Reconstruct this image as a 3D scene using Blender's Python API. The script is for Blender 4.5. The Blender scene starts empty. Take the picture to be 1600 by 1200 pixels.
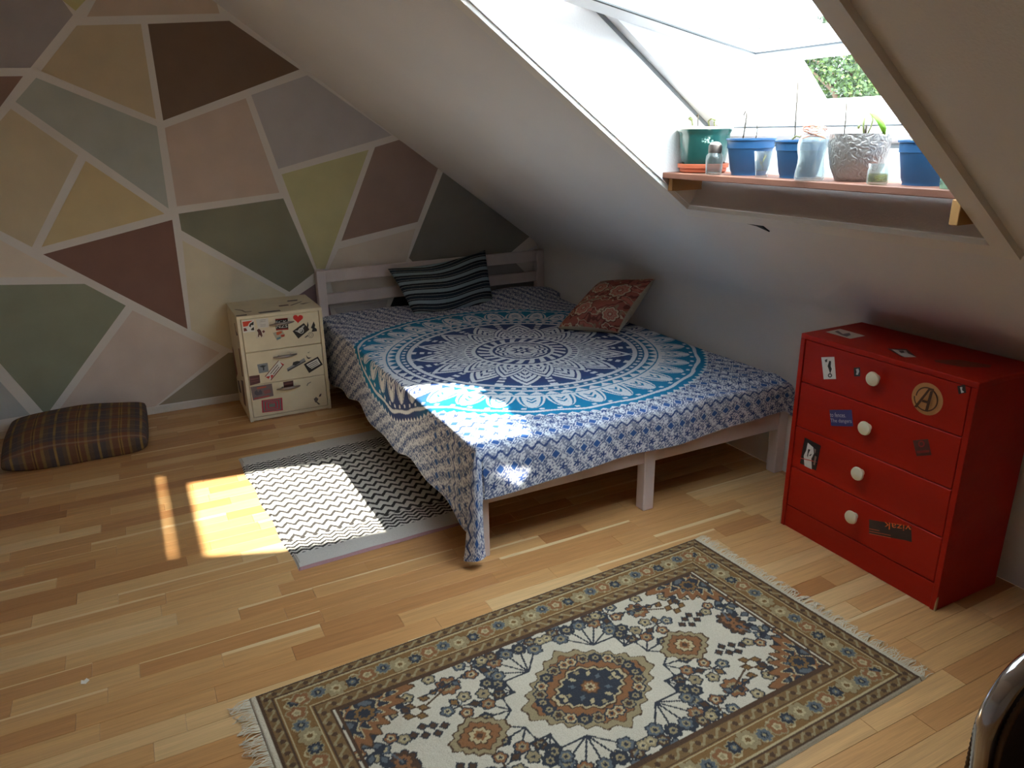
import bpy, bmesh, math, random
import numpy as np
from mathutils import Matrix, Vector
random.seed(7); rng = np.random.default_rng(7)
sc = bpy.context.scene; COL = sc.collection

# ------------------------------------------------------------------ camera
F_PX = 1162.08; PITCH, YAW, ROLL = 0.327455, 0.472978, -0.016363
CAM = np.array([0., 0., 1.43])
_f = np.array([math.sin(YAW)*math.cos(PITCH), math.cos(YAW)*math.cos(PITCH), -math.sin(PITCH)])
_r = np.array([math.cos(YAW), -math.sin(YAW), 0.]); _u = np.cross(_r, _f)
R_ = math.cos(ROLL)*_r + math.sin(ROLL)*_u; U_ = -math.sin(ROLL)*_r + math.cos(ROLL)*_u
cd = bpy.data.cameras.new('camera'); cam = bpy.data.objects.new('camera', cd); COL.objects.link(cam)
cd.sensor_width = 36.; cd.sensor_fit = 'HORIZONTAL'; cd.lens = F_PX/1600*36; cd.clip_start = .02
cam.matrix_world = Matrix(((R_[0], U_[0], -_f[0], CAM[0]), (R_[1], U_[1], -_f[1], CAM[1]), (R_[2], U_[2], -_f[2], CAM[2]), (0, 0, 0, 1)))
sc.camera = cam

# ------------------------------------------------------------------ light
w = bpy.data.worlds.new('sky'); sc.world = w; w.use_nodes = True
bg = w.node_tree.nodes['Background']; bg.inputs[0].default_value = (.80, .90, 1.0, 1); bg.inputs[1].default_value = 10.5
SUN_A, SUN_B = -.55, .73           # metres travelled in x and y for each metre the light falls
sd = bpy.data.lights.new('sun_offscreen', 'SUN'); sun = bpy.data.objects.new('sun_offscreen', sd); COL.objects.link(sun)
sd.energy = 17.0; sd.angle = math.radians(.9); sd.color = (1.0, .94, .83)
sun.location = (4, -4, 7)
sun.rotation_euler = Vector((SUN_A, SUN_B, -1)).to_track_quat('-Z', 'Y').to_euler()
vs = sc.view_settings; vs.view_transform = 'Standard'; vs.look = 'None'; vs.gamma = 1; vs.use_curve_mapping = False
vs.exposure = 0.6
sc.cycles.use_denoising = True
sc.cycles.max_bounces = 12; sc.cycles.diffuse_bounces = 8; sc.cycles.transparent_max_bounces = 24
sc.cycles.sample_clamp_indirect = 8

# ------------------------------------------------------------------ pixel helpers (a pixel gives a direction; the plane gives the distance)
def ray(u, v): return R_*((u-800)/F_PX) - U_*((v-600)/F_PX) + _f
def plane(u, v, ax, val):
    d = ray(u, v); return CAM + d*((val-CAM[ax])/d[ax])
def proj(P):
    d = np.asarray(P, float)-CAM; z = d@_f
    return 800+F_PX*(d@R_)/z, 600-F_PX*(d@U_)/z

# ------------------------------------------------------------------ materials
def lin(c):
    c = np.asarray(c, float)/255.
    return np.where(c <= .04045, c/12.92, ((c+.055)/1.055)**2.4)
def c4(c): return (*lin(c), 1.)
def newmat(name):
    m = bpy.data.materials.new(name); m.use_nodes = True
    nt = m.node_tree; return m, nt, nt.nodes['Principled BSDF']
def mat(name, col, rough=.6, metal=0., noise=.06, nscale=6., bump=0., bscale=80., spec=.5, stretch=(1, 1, 1), coat=0.):
    m, nt, b = newmat(name)
    b.inputs['Roughness'].default_value = rough; b.inputs['Metallic'].default_value = metal
    b.inputs['Specular IOR Level'].default_value = spec; b.inputs['Coat Weight'].default_value = coat
    tc = nt.nodes.new('ShaderNodeTexCoord'); mp = nt.nodes.new('ShaderNodeMapping'); mp.inputs['Scale'].default_value = stretch
    nt.links.new(tc.outputs['Object'], mp.inputs['Vector'])
    n = nt.nodes.new('ShaderNodeTexNoise'); n.inputs['Scale'].default_value = nscale; n.inputs['Detail'].default_value = 4
    nt.links.new(mp.outputs[0], n.inputs['Vector'])
    r = nt.nodes.new('ShaderNodeMapRange'); r.inputs['From Min'].default_value = .3; r.inputs['From Max'].default_value = .7
    r.inputs['To Min'].default_value = 1-noise; r.inputs['To Max'].default_value = 1+noise
    nt.links.new(n.outputs['Fac'], r.inputs['Value'])
    mx = nt.nodes.new('ShaderNodeVectorMath'); mx.operation = 'SCALE'; mx.inputs[0].default_value = lin(col)
    nt.links.new(r.outputs[0], mx.inputs['Scale']); nt.links.new(mx.outputs[0], b.inputs['Base Color'])
    if bump:
        n2 = nt.nodes.new('ShaderNodeTexNoise'); n2.inputs['Scale'].default_value = bscale; n2.inputs['Detail'].default_value = 3
        nt.links.new(mp.outputs[0], n2.inputs['Vector'])
        bp = nt.nodes.new('ShaderNodeBump'); bp.inputs['Strength'].default_value = bump; bp.inputs['Distance'].default_value = .01
        nt.links.new(n2.outputs['Fac'], bp.inputs['Height']); nt.links.new(bp.outputs[0], b.inputs['Normal'])
    return m
def colmat(name, rough=.9, bump=.15, bscale=350., spec=.2, noise=.08):
    """colour comes from the woven or printed pattern stored per point"""
    m, nt, b = newmat(name)
    b.inputs['Roughness'].default_value = rough; b.inputs['Specular IOR Level'].default_value = spec
    a = nt.nodes.new('ShaderNodeAttribute'); a.attribute_name = 'Col'
    tc = nt.nodes.new('ShaderNodeTexCoord')
    n = nt.nodes.new('ShaderNodeTexNoise'); n.inputs['Scale'].default_value = bscale; n.inputs['Detail'].default_value = 2
    nt.links.new(tc.outputs['Object'], n.inputs['Vector'])
    r = nt.nodes.new('ShaderNodeMapRange'); r.inputs['From Min'].default_value = .3; r.inputs['From Max'].default_value = .7
    r.inputs['To Min'].default_value = 1-noise; r.inputs['To Max'].default_value = 1+noise
    nt.links.new(n.outputs['Fac'], r.inputs['Value'])
    mx = nt.nodes.new('ShaderNodeVectorMath'); mx.operation = 'SCALE'
    nt.links.new(a.outputs['Color'], mx.inputs[0]); nt.links.new(r.outputs[0], mx.inputs['Scale'])
    nt.links.new(mx.outputs[0], b.inputs['Base Color'])
    bp = nt.nodes.new('ShaderNodeBump'); bp.inputs['Strength'].default_value = bump; bp.inputs['Distance'].default_value = .003
    nt.links.new(n.outputs['Fac'], bp.inputs['Height']); nt.links.new(bp.outputs[0], b.inputs['Normal'])
    return m
def glassmat(name, tint=(245, 250, 250), gloss=.12):
    m = bpy.data.materials.new(name); m.use_nodes = True; nt = m.node_tree; nt.nodes.clear()
    o = nt.nodes.new('ShaderNodeOutputMaterial'); t = nt.nodes.new('ShaderNodeBsdfTransparent'); t.inputs[0].default_value = c4(tint)
    g = nt.nodes.new('ShaderNodeBsdfGlossy'); g.inputs['Roughness'].default_value = .03
    lw = nt.nodes.new('ShaderNodeLayerWeight'); lw.inputs['Blend'].default_value = gloss
    mx = nt.nodes.new('ShaderNodeMixShader')
    nt.links.new(lw.outputs['Fresnel'], mx.inputs[0]); nt.links.new(t.outputs[0], mx.inputs[1]); nt.links.new(g.outputs[0], mx.inputs[2])
    nt.links.new(mx.outputs[0], o.inputs[0]); return m

def jarmat(name, tint=(236, 242, 242), edge=.55):
    m = bpy.data.materials.new(name); m.use_nodes = True; nt = m.node_tree; nt.nodes.clear(); N = nt.nodes.new; L = nt.links.new
    o = N('ShaderNodeOutputMaterial'); t = N('ShaderNodeBsdfTransparent'); t.inputs[0].default_value = c4(tint)
    d = N('ShaderNodeBsdfTranslucent'); d.inputs[0].default_value = c4((236, 240, 240)); g = N('ShaderNodeBsdfGlossy'); g.inputs['Roughness'].default_value = .05
    lw = N('ShaderNodeLayerWeight'); lw.inputs['Blend'].default_value = .5; pw = N('ShaderNodeMath'); pw.operation = 'POWER'; L(lw.outputs['Facing'], pw.inputs[0]); pw.inputs[1].default_value = 2.5
    ml = N('ShaderNodeMath'); ml.operation = 'MULTIPLY_ADD'; L(pw.outputs[0], ml.inputs[0]); ml.inputs[1].default_value = edge; ml.inputs[2].default_value = .05
    m1 = N('ShaderNodeMixShader'); L(ml.outputs[0], m1.inputs[0]); L(t.outputs[0], m1.inputs[1]); L(d.outputs[0], m1.inputs[2])
    m2 = N('ShaderNodeMixShader'); m2.inputs[0].default_value = .06; L(m1.outputs[0], m2.inputs[1]); L(g.outputs[0], m2.inputs[2]); L(m2.outputs[0], o.inputs[0]); return m

# ------------------------------------------------------------------ object helpers
ORG = {}
def link(o, parent=None, kind=None):
    COL.objects.link(o)
    if parent is not None: o.parent = parent
    if kind: o['kind'] = kind
    return o
def root(name, loc, label, cat, group=None):
    o = bpy.data.objects.new(name, None); o.location = loc; link(o); ORG[o.name] = np.array(loc, float)
    o.empty_display_size = .05
    return tag(o, label, cat, group)
def tag(o, label, cat, group=None):
    o['label'] = label; o['category'] = cat
    if group: o['group'] = group
    return o
def org(parent): return ORG[parent.name] if parent is not None else np.zeros(3)
def finish(name, me, mats, parent, kind, base, smooth):
    """mesh points arrive in room coordinates; the object gets its own origin"""
    n = len(me.vertices); co = np.empty(n*3); me.vertices.foreach_get('co', co); co = co.reshape(-1, 3)
    o0 = org(parent) if parent is not None else (np.array(base, float) if base is not None else np.array([(co[:, 0].min()+co[:, 0].max())/2, (co[:, 1].min()+co[:, 1].max())/2, co[:, 2].min()]))
    me.vertices.foreach_set('co', (co-o0).ravel())
    for m in (mats if isinstance(mats, (list, tuple)) else [mats]): me.materials.append(m)
    if smooth:
        me.polygons.foreach_set('use_smooth', [True]*len(me.polygons))
        if smooth != True: me.set_sharp_from_angle(angle=math.radians(smooth))
    me.update()
    o = bpy.data.objects.new(name, me)
    if parent is None: o.location = o0
    link(o, parent, kind); ORG[o.name] = o0
    return o
def raw(name, V, Fc, mats, parent=None, kind=None, smooth=False, mi=None, base=None):
    me = bpy.data.meshes.new(name); me.from_pydata([tuple(map(float, v)) for v in V], [], [tuple(f) for f in Fc])
    if mi is not None: me.polygons.foreach_set('material_index', mi)
    return finish(name, me, mats, parent, kind, base, smooth)
def gridmesh(name, P, cols, mats, parent=None, kind=None, base=None, wrap=False):
    """P: (n,m,3) array of points, cols: (n,m,3) linear colours"""
    n, m = P.shape[:2]; idx = np.arange(n*m).reshape(n, m)
    Q = np.stack([idx[:-1, :-1], idx[1:, :-1], idx[1:, 1:], idx[:-1, 1:]], -1).reshape(-1, 4)
    me = bpy.data.meshes.new(name)
    me.vertices.add(n*m); me.vertices.foreach_set('co', P.reshape(-1).astype(np.float32))
    me.loops.add(len(Q)*4); me.loops.foreach_set('vertex_index', Q.ravel().astype(np.int32))
    me.polygons.add(len(Q)); me.polygons.foreach_set('loop_start', np.arange(0, len(Q)*4, 4, dtype=np.int32))
    me.update(calc_edges=True)
    if cols is not None:
        a = me.color_attributes.new('Col', 'FLOAT_COLOR', 'POINT')
        a.data.foreach_set('color', np.concatenate([cols.reshape(-1, 3), np.ones((n*m, 1))], 1).astype(np.float32).ravel())
    return finish(name, me, mats, parent, kind, base, True)
class B:
    def __init__(s): s.bm = bmesh.new(); s.k = 0
    def _new(s, fn):
        v0 = set(s.bm.verts); fn(); return [v for v in s.bm.verts if v not in v0]
    def box(s, lo, hi, bev=0., rot=None, piv=None, seg=1, mi=0):
        lo, hi = np.minimum(np.array(lo, float), np.array(hi, float)), np.maximum(np.array(lo, float), np.array(hi, float))
        r = bmesh.ops.create_cube(s.bm, size=1.); vs_ = r['verts']; c = (np.array(lo)+hi)/2; d = np.abs(hi-np.array(lo))
        for v in vs_: v.co = Vector(c+np.array(v.co)*d)
        fs = list({f for v in vs_ for f in v.link_faces})
        if bev:
            es = list({e for v in vs_ for e in v.link_edges})
            rr = bmesh.ops.bevel(s.bm, geom=es, offset=bev, segments=seg, affect='EDGES', profile=.5)
            vs_ = list({v for f in rr['faces'] for v in f.verts} | {v for v in vs_ if v.is_valid}); fs = list({f for v in vs_ for f in v.link_faces})
        for f in fs: f.material_index = mi
        if rot is not None: bmesh.ops.rotate(s.bm, verts=vs_, cent=Vector(piv if piv is not None else c), matrix=rot)
        return s
    def tube(s, pts, r, seg=10, mi=0, closed=False, cap=True):
        pts = [np.array(p, float) for p in pts]; n = len(pts); rr = r if hasattr(r, '__len__') else [r]*n
        ref = np.array([0, 0, 1.]); rings = []
        t0 = pts[1]-pts[0]
        if abs(t0[2]) > .9*np.linalg.norm(t0): ref = np.array([1., 0, 0])
        a = None
        for i, p in enumerate(pts):
            if closed: t = pts[(i+1) % n]-pts[i-1]
            else: t = pts[min(i+1, n-1)]-pts[max(i-1, 0)]
            t = t/np.linalg.norm(t)
            a = np.cross(ref, t) if a is None else a-t*(a@t)
            a = a/np.linalg.norm(a); b = np.cross(t, a)
            rings.append([s.bm.verts.new(p+rr[i]*(a*math.cos(2*math.pi*k/seg)+b*math.sin(2*math.pi*k/seg))) for k in range(seg)])
        for i in range(n if closed else n-1):
            A, Bv = rings[i], rings[(i+1) % n]
            for k in range(seg):
                f = s.bm.faces.new((A[k], A[(k+1) % seg], Bv[(k+1) % seg], Bv[k])); f.material_index = mi
        if cap and not closed:
            s.bm.faces.new(rings[0][::-1]).material_index = mi; s.bm.faces.new(rings[-1]).material_index = mi
        return s
    def lathe(s, c, prof, seg=32, axis=(0, 0, 1), mi=0, close=False):
        ax = np.array(axis, float); ax /= np.linalg.norm(ax); c = np.array(c, float)
        a = np.cross(ax, [0, 0, 1.]) if abs(ax[2]) < .9 else np.array([1., 0, 0]); a /= np.linalg.norm(a); b = np.cross(ax, a)
        rings = []
        for (r, h) in prof:
            if r < 1e-6: rings.append([s.bm.verts.new(c+ax*h)])
            else: rings.append([s.bm.verts.new(c+ax*h+r*(a*math.cos(2*math.pi*k/seg)+b*math.sin(2*math.pi*k/seg))) for k in range(seg)])
        for A, Bv in zip(rings[:-1], rings[1:]):
            for k in range(seg):
                k2 = (k+1) % seg
                q = [A[k % len(A)], A[k2 % len(A)], Bv[k2 % len(Bv)], Bv[k % len(Bv)]]; q2 = []
                for v in q:
                    if v not in q2: q2.append(v)
                if len(q2) > 2: s.bm.faces.new(q2).material_index = mi
        return s
    def prism(s, pts, d, mi=0):
        """polygon pts extruded by vector d"""
        d = np.array(d, float); A = [s.bm.verts.new(np.array(p, float)) for p in pts]; Bv = [s.bm.verts.new(np.array(p, float)+d) for p in pts]; n = len(A)
        s.bm.faces.new(A).material_index = mi; s.bm.faces.new(Bv[::-1]).material_index = mi
        for i in range(n): s.bm.faces.new((A[i], Bv[i], Bv[(i+1) % n], A[(i+1) % n])).material_index = mi
        return s
    def done(s, name, mats, parent=None, kind=None, smooth=False, base=None):
        bmesh.ops.recalc_face_normals(s.bm, faces=s.bm.faces)
        me = bpy.data.meshes.new(name); s.bm.to_mesh(me); s.bm.free()
        return finish(name, me, mats, parent, kind, base, smooth)
def wob(x, y, seed=0, n=6, f0=6., amp=1.):
    r = np.random.default_rng(seed); z = np.zeros(np.broadcast(x, y).shape)
    for i in range(n):
        a = r.uniform(0, 2*np.pi); k = f0*1.5**i*r.uniform(.8, 1.2); z = z+np.sin(k*(x*np.cos(a)+y*np.sin(a))+r.uniform(0, 6.28))/1.45**i
    return z*amp

# ------------------------------------------------------------------ room dimensions
XW, YB, XL, YF = 2.403, 4.276, -2.7, -2.6      # knee wall, mosaic wall, left wall, wall behind the camera
SL = .727; ZK = .73; ZC = 2.5                    # pitch of the roof, knee height, flat ceiling
zs = lambda x: ZK+SL*(XW-x)
XC = XW-(ZC-ZK)/SL                               # where the slope meets the flat ceiling
cs, sn = 1/math.hypot(1, SL), SL/math.hypot(1, SL)
WU = np.array([-cs, 0, sn]); WN = np.array([sn, 0, cs]); WY = np.array([0, 1., 0])
WO = np.array([1.79, 0, zs(1.79)])               # foot of the roof-window opening
WL, WY0, WY1, WD = 1.13, 1.04, 2.10, .25         # length up the slope, near and far side, depth of the lining
wp = lambda u, y, n: WO+WU*u+WY*y+WN*n

m_white = mat('white_paint', (226, 222, 216), .75, noise=.03, nscale=3, bump=.08, bscale=120)
m_slope = mat('white_plaster', (222, 219, 216), .85, noise=.03, nscale=2, bump=.12, bscale=160)
m_trim = mat('white_gloss_trim', (224, 220, 212), .45, noise=.04, nscale=5)
m_frame = mat('window_white', (238, 240, 242), .35, noise=.02)

# ------------------------------------------------------------------ floor of parquet strips
m_sub = mat('subfloor_board', (160, 128, 92), .9)
def floor_material():
    m, nt, b = newmat('oak_parquet')
    L = nt.links.new; N = nt.nodes.new
    uv = N('ShaderNodeUVMap'); uv.uv_map = 'UVMap'
    tone = N('ShaderNodeAttribute'); tone.attribute_name = 'tone'
    sap = N('ShaderNodeAttribute'); sap.attribute_name = 'sap'
    rp = N('ShaderNodeValToRGB'); cr = rp.color_ramp; cr.interpolation = 'LINEAR'
    stops = [(0, (158, 105, 62)), (.25, (184, 132, 82)), (.5, (197, 148, 94)), (.75, (206, 162, 108)), (1, (217, 182, 132))]
    while len(cr.elements) < len(stops): cr.elements.new(.5)
    for e, (p, c) in zip(cr.elements, stops): e.position = p; e.color = c4(c)
    L(tone.outputs['Fac'], rp.inputs[0])
    mp = N('ShaderNodeMapping'); mp.inputs['Scale'].default_value = (2.2, 3.2, 1); L(uv.outputs[0], mp.inputs[0])
    n = N('ShaderNodeTexNoise'); n.inputs['Scale'].default_value = 1.6; n.inputs['Detail'].default_value = 6; n.inputs['Distortion'].default_value = .6; L(mp.outputs[0], n.inputs['Vector'])
    mp2 = N('ShaderNodeMapping'); mp2.inputs['Scale'].default_value = (9, 34, 1); L(uv.outputs[0], mp2.inputs[0])
    n2 = N('ShaderNodeTexNoise'); n2.inputs['Scale'].default_value = 1.; n2.inputs['Detail'].default_value = 5; L(mp2.outputs[0], n2.inputs['Vector'])
    add = N('ShaderNodeMath'); add.operation = 'ADD'; L(n.outputs['Fac'], add.inputs[0]); L(n2.outputs['Fac'], add.inputs[1])
    mr = N('ShaderNodeMapRange'); mr.inputs['From Min'].default_value = .75; mr.inputs['From Max'].default_value = 1.25; mr.inputs['To Min'].default_value = .84; mr.inputs['To Max'].default_value = 1.12; L(add.outputs[0], mr.inputs['Value'])
    sc_ = N('ShaderNodeVectorMath'); sc_.operation = 'SCALE'; L(rp.outputs[0], sc_.inputs[0]); L(mr.outputs[0], sc_.inputs['Scale'])
    # pale sapwood along one long edge of some strips
    sx = N('ShaderNodeSeparateXYZ'); L(uv.outputs[0], sx.inputs[0])
    wv = N('ShaderNodeMath'); wv.operation = 'MULTIPLY_ADD'; L(n.outputs['Fac'], wv.inputs[0]); wv.inputs[1].default_value = .25; L(sx.outputs['Y'], wv.inputs[2])
    gt = N('ShaderNodeMapRange'); gt.interpolation_type = 'SMOOTHSTEP'; L(wv.outputs[0], gt.inputs['Value'])
    d1 = N('ShaderNodeMath'); d1.operation = 'SUBTRACT'; d1.inputs[0].default_value = 1.13; L(sap.outputs['Fac'], d1.inputs[1])
    d2 = N('ShaderNodeMath'); d2.operation = 'ADD'; L(d1.outputs[0], d2.inputs[0]); d2.inputs[1].default_value = .05
    L(d1.outputs[0], gt.inputs['From Min']); L(d2.outputs[0], gt.inputs['From Max'])
    mx = N('ShaderNodeMix'); mx.data_type = 'RGBA'; L(gt.outputs[0], mx.inputs['Factor']); L(sc_.outputs[0], mx.inputs[6]); mx.inputs[7].default_value = c4((222, 192, 144))
    L(mx.outputs[2], b.inputs['Base Color'])
    b.inputs['Roughness'].default_value = .38; b.inputs['Specular IOR Level'].default_value = .45
    bp = N('ShaderNodeBump'); bp.inputs['Strength'].default_value = .06; bp.inputs['Distance'].default_value = .002; L(n2.outputs['Fac'], bp.inputs['Height']); L(bp.outputs[0], b.inputs['Normal'])
    return m
m_floor = floor_material()
floor = B().box((XL, YF, -.12), (XW+.1, YB+.1, -.012)).done('floor', m_sub, kind='structure', base=(0, 0, 0))
def strip_geo(x0, x1, y0, y1):
    g, c = .0003, .0007
    a = [(x0+g, y0+g, -.011), (x1-g, y0+g, -.011), (x1-g, y1-g, -.011), (x0+g, y1-g, -.011)]
    b_ = [(x, y, -c) for x, y, _ in a]
    t = [(x0+g+c, y0+g+c, 0), (x1-g-c, y0+g+c, 0), (x1-g-c, y1-g-c, 0), (x0+g+c, y1-g-c, 0)]
    f = [(8, 9, 10, 11)]
    for i in range(4):
        j = (i+1) % 4; f += [(i, j, 4+j, 4+i), (4+i, 4+j, 8+j, 8+i)]
    return a+b_+t, f
strips = []; SW = .0689; row = 0; y = YB
while y > YF:
    x = XL-rng.uniform(0, .4)
    while x < XW:
        l = rng.choice([.18, .24, .3, .38, .45, .52, .6])*rng.uniform(.9, 1.1); x0, x1 = max(x, XL), min(x+l, XW)
        if x1-x0 > .02:
            t = float(np.clip(rng.beta(2.2, 2.0), 0, 1)); s = rng.uniform(.06, .3) if rng.random() < .26 else 0.
            cx, cy = (x0+x1)/2, y-SW/2
            d = np.array([cx, cy, 0])-CAM; dep = d@_f; vis = -1.
            if dep > .3:
                u, v = proj((cx, cy, 0))
                if -60 < u < 1660 and 0 < v < 1260:
                    vis = (x1-x0)*SW*CAM[2]/dep**3
                    if .14 < cx < 1.72 and .95 < cy < 1.78: vis = 0
                    if cx > 1.05 and cy > 2.35: vis *= .02
                    if cx > 2.06 and 1.2 < cy < 1.75: vis = 0
            strips.append((vis, x0, x1, y-SW, y, t, s))
        x += l
    y -= SW
strips.sort(key=lambda q: -q[0])
def strip_mesh(name, lst, parent, kind=None):
    V, Fc, uv, tn, sp = [], [], [], [], []
    for (_, x0, x1, y0, y1, t, s) in lst:
        v, f = strip_geo(x0, x1, y0, y1); o = len(V); V += v; Fc += [tuple(i+o for i in q) for q in f]
        off = rng.uniform(0, 50); uv += [(p[0]+off, (p[1]-y0)/SW+0.*off) for p in v]; tn += [t]*12; sp += [s]*12
    me = bpy.data.meshes.new(name); me.from_pydata(V, [], Fc)
    ul = me.uv_layers.new(name='UVMap'); li = np.empty(len(me.loops), dtype=np.int32); me.loops.foreach_get('vertex_index', li)
    ul.data.foreach_set('uv', np.array(uv, dtype=np.float32)[li].ravel())
    for nm, d in (('tone', tn), ('sap', sp)):
        a = me.attributes.new(nm, 'FLOAT', 'POINT'); a.data.foreach_set('value', np.array(d, dtype=np.float32))
    me.materials.append(m_floor); o = bpy.data.objects.new(name, me); link(o, parent, kind); return o
for s_ in strips[:300]: strip_mesh('parquet_strip', [s_], floor)
strip_mesh('parquet_field', strips[300:], floor, 'stuff')

# ------------------------------------------------------------------ walls and ceilings
def wall(name, pts, d, m=m_white): return B().prism(pts, d).done(name, m, kind='structure', base=(0, 0, 0))
prof = [(XL, 0), (XW, 0), (XW, ZK), (XC, ZC), (XL, ZC)]
wall_back = wall('wall_back', [(x, YB, z) for x, z in prof], (0, .12, 0))
wall('wall_front', [(x, YF, z) for x, z in prof], (0, -.12, 0))
wall('wall_left', [(XL, YF, 0), (XL, YB, 0), (XL, YB, ZC), (XL, YF, ZC)], (-.12, 0, 0))
m_glass = glassmat('window_glass', (250, 253, 253), .02)

# knee wall, soft cove and slope as one shell in strips along the room, with the hole for the roof window
prof2 = [(XW, 0), (XW, .3), (XW, ZK-.07)]
for k in range(1, 8):                             # rounded change from wall to slope
    t = k/8; p0, p1, p2 = np.array([XW, ZK-.07]), np.array([XW, ZK]), np.array([XW-.07*cs, ZK+.07*sn])
    prof2.append(tuple((1-t)**2*p0+2*t*(1-t)*p1+t*t*p2))
kn = [(x, z) for x, z in prof2]+[(XW-.07*cs, ZK+.07*sn)]
me_v, me_f = [], []
for x, z in kn: me_v += [(x, YF, z), (x, YB, z)]
for i in range(len(kn)-1): me_f.append((2*i, 2*i+1, 2*i+3, 2*i+2))
raw('wall_right', me_v, me_f, m_slope, kind='structure', smooth=True, base=(XW, 0, 0))
xs_ = [XW-.07*cs, WO[0], WO[0]-WL*cs, XC]; ys_ = [YF, WY0, WY1, YB]
cb = B()
for i in range(3):
    for j in range(3):
        if i == 1 and j == 1: continue
        cb.prism([(xs_[i], ys_[j], zs(xs_[i])), (xs_[i], ys_[j+1], zs(xs_[i])), (xs_[i+1], ys_[j+1], zs(xs_[i+1])), (xs_[i+1], ys_[j], zs(xs_[i+1]))], WN*.03)
cb.done('ceiling', m_slope, kind='structure', base=(0, 0, ZC))
B().box((XL, YF, ZC), (XC+.02, YB, ZC+.1)).done('ceiling_flat', m_slope, kind='structure', base=(0, 0, ZC))
# outer roof skin keeps daylight out of the knee space
B().prism([(XW+.02, YF-.1, 0), (XW+.02, YB+.1, 0), (XW+.02, YB+.1, zs(XW)), (XW+.02, YF-.1, zs(XW))], (.05, 0, 0)).done('wall_outer', m_white, kind='structure', base=(XW, 0, 0))

# skirting along the mosaic wall
B().box((XL, YB-.008, 0), (.95, YB, .043), .003).done('baseboard_back', m_trim, kind='structure', base=(0, YB, 0))

# painted fields of the mosaic wall, each a coat of paint between the white lines
WHITE = np.array([205, 200, 190])
def paint(c):
    p = lin(c)/lin(WHITE)*.82; g = p.mean(); return p*.74+g*.24+.016
FIELDS = [
 ((112, 83, 58), [(231, 37.5), (358, 32.5), (468, 108.5), (255, 188.5)]),
 ((184, 161, 117), [(120, 40), (220, 37.5), (243.5, 186), (64, 111)]),
 ((186, 160, 130), [(150, 0), (100, -70), (320, -60), (343, 21), (136, 26)]),
 ((152, 141, 134), [(97, 0), (114, 23.5), (47.5, 106), (-160, 107), (-160, -60), (60, -50)]),
 ((134, 98, 78), [(-160, 121), (36, 119), (-70, 262), (-160, 262)]),
 ((178, 168, 98), [(97, 0), (76, -50), (150, -50), (134, 0), (118, 17)]),
 ((158, 161, 144), [(56.5, 121.5), (245, 197.5), (263.5, 326), (24, 159)]),
 ((187, 167, 123), [(17, 170), (122, 243), (50, 386), (-40, 340), (-75, 275)]),
 ((192, 167, 108), [(134, 251.5), (257, 334), (65, 386)]),
 ((186, 160, 136), [(257.5, 200), (384, 153.5), (436.5, 301), (276.5, 322.5)]),
 ((168, 160, 153), [(392.5, 148.5), (480, 117.5), (612.5, 211.5), (435, 264)]),
 ((179, 171, 110), [(440, 272.5), (576, 234), (508, 420), (495, 420)]),
 ((142, 113, 97), [(586, 230), (623.5, 218.5), (685, 261), (652.5, 346.5), (533.5, 376.5)]),
 ((117, 112, 97), [(693, 267), (822, 362), (827, 370), (794, 398), (648, 412), (639, 403)]),
 ((122, 120, 92), [(279, 334), (442.5, 310), (492.5, 425), (452, 456), (283.5, 360)]),
 ((122, 80, 62), [(67.5, 397.5), (269, 343.5), (293, 514)]),
 ((203, 184, 156), [(-120, 318), (0, 375), (107, 432.5), (-120, 434)]),
 ((128, 132, 102), [(-120, 447), (132, 443.5), (196.5, 477.5), (76, 644), (68, 644), (-20, 545), (-120, 450)]),
 ((160, 162, 152), [(-120, 482), (-20, 574), (47, 648), (-120, 676)]),
 ((193, 171, 150), [(207, 485), (343, 551), (240, 637), (92, 652), (88, 646)]),
 ((142, 128, 98), [(248, 633), (357, 551), (400, 551), (400, 610)]),
 ((197, 183, 145), [(285, 376), (446, 460), (440, 560), (380, 556), (349, 541), (299, 516)]),
 ((128, 101, 103), [(498, 440), (458, 467), (458, 540), (530, 540), (512, 470)]),
 ((192, 176, 152), [(529, 389), (649, 357), (636, 404), (612, 455), (524, 470), (512, 424)]),
 ((176, 166, 156), [(522, 482), (606, 468), (598, 500), (536, 508)]),
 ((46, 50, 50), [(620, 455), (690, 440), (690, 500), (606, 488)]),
 ((150, 140, 132), [(704, 420), (800, 405), (834, 440), (834, 500), (704, 500)]),
 ((190, 186, 180), [(812, 398), (838, 383), (842, 397)]),
]
for i, (c, pp) in enumerate(FIELDS):
    m, nt, b = newmat('mosaic_paint_%02d' % i); b.inputs['Roughness'].default_value = .7; b.inputs['Specular IOR Level'].default_value = .25
    tc = nt.nodes.new('ShaderNodeTexCoord'); n = nt.nodes.new('ShaderNodeTexNoise'); n.inputs['Scale'].default_value = 7; n.inputs['Detail'].default_value = 5
    nt.links.new(tc.outputs['Object'], n.inputs['Vector'])
    mr = nt.nodes.new('ShaderNodeMapRange'); mr.inputs['From Min'].default_value = .3; mr.inputs['From Max'].default_value = .7; mr.inputs['To Min'].default_value = .95; mr.inputs['To Max'].default_value = 1.05
    nt.links.new(n.outputs['Fac'], mr.inputs['Value']); sx = nt.nodes.new('ShaderNodeVectorMath'); sx.operation = 'SCALE'; sx.inputs[0].default_value = paint(c)
    nt.links.new(mr.outputs[0], sx.inputs['Scale']); nt.links.new(sx.outputs[0], b.inputs['Base Color'])
    P = [plane(u, v, 1, YB) for u, v in pp]
    B().prism(P, (0, -.0012, 0)).done('painted_panel', m, wall_back)

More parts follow.
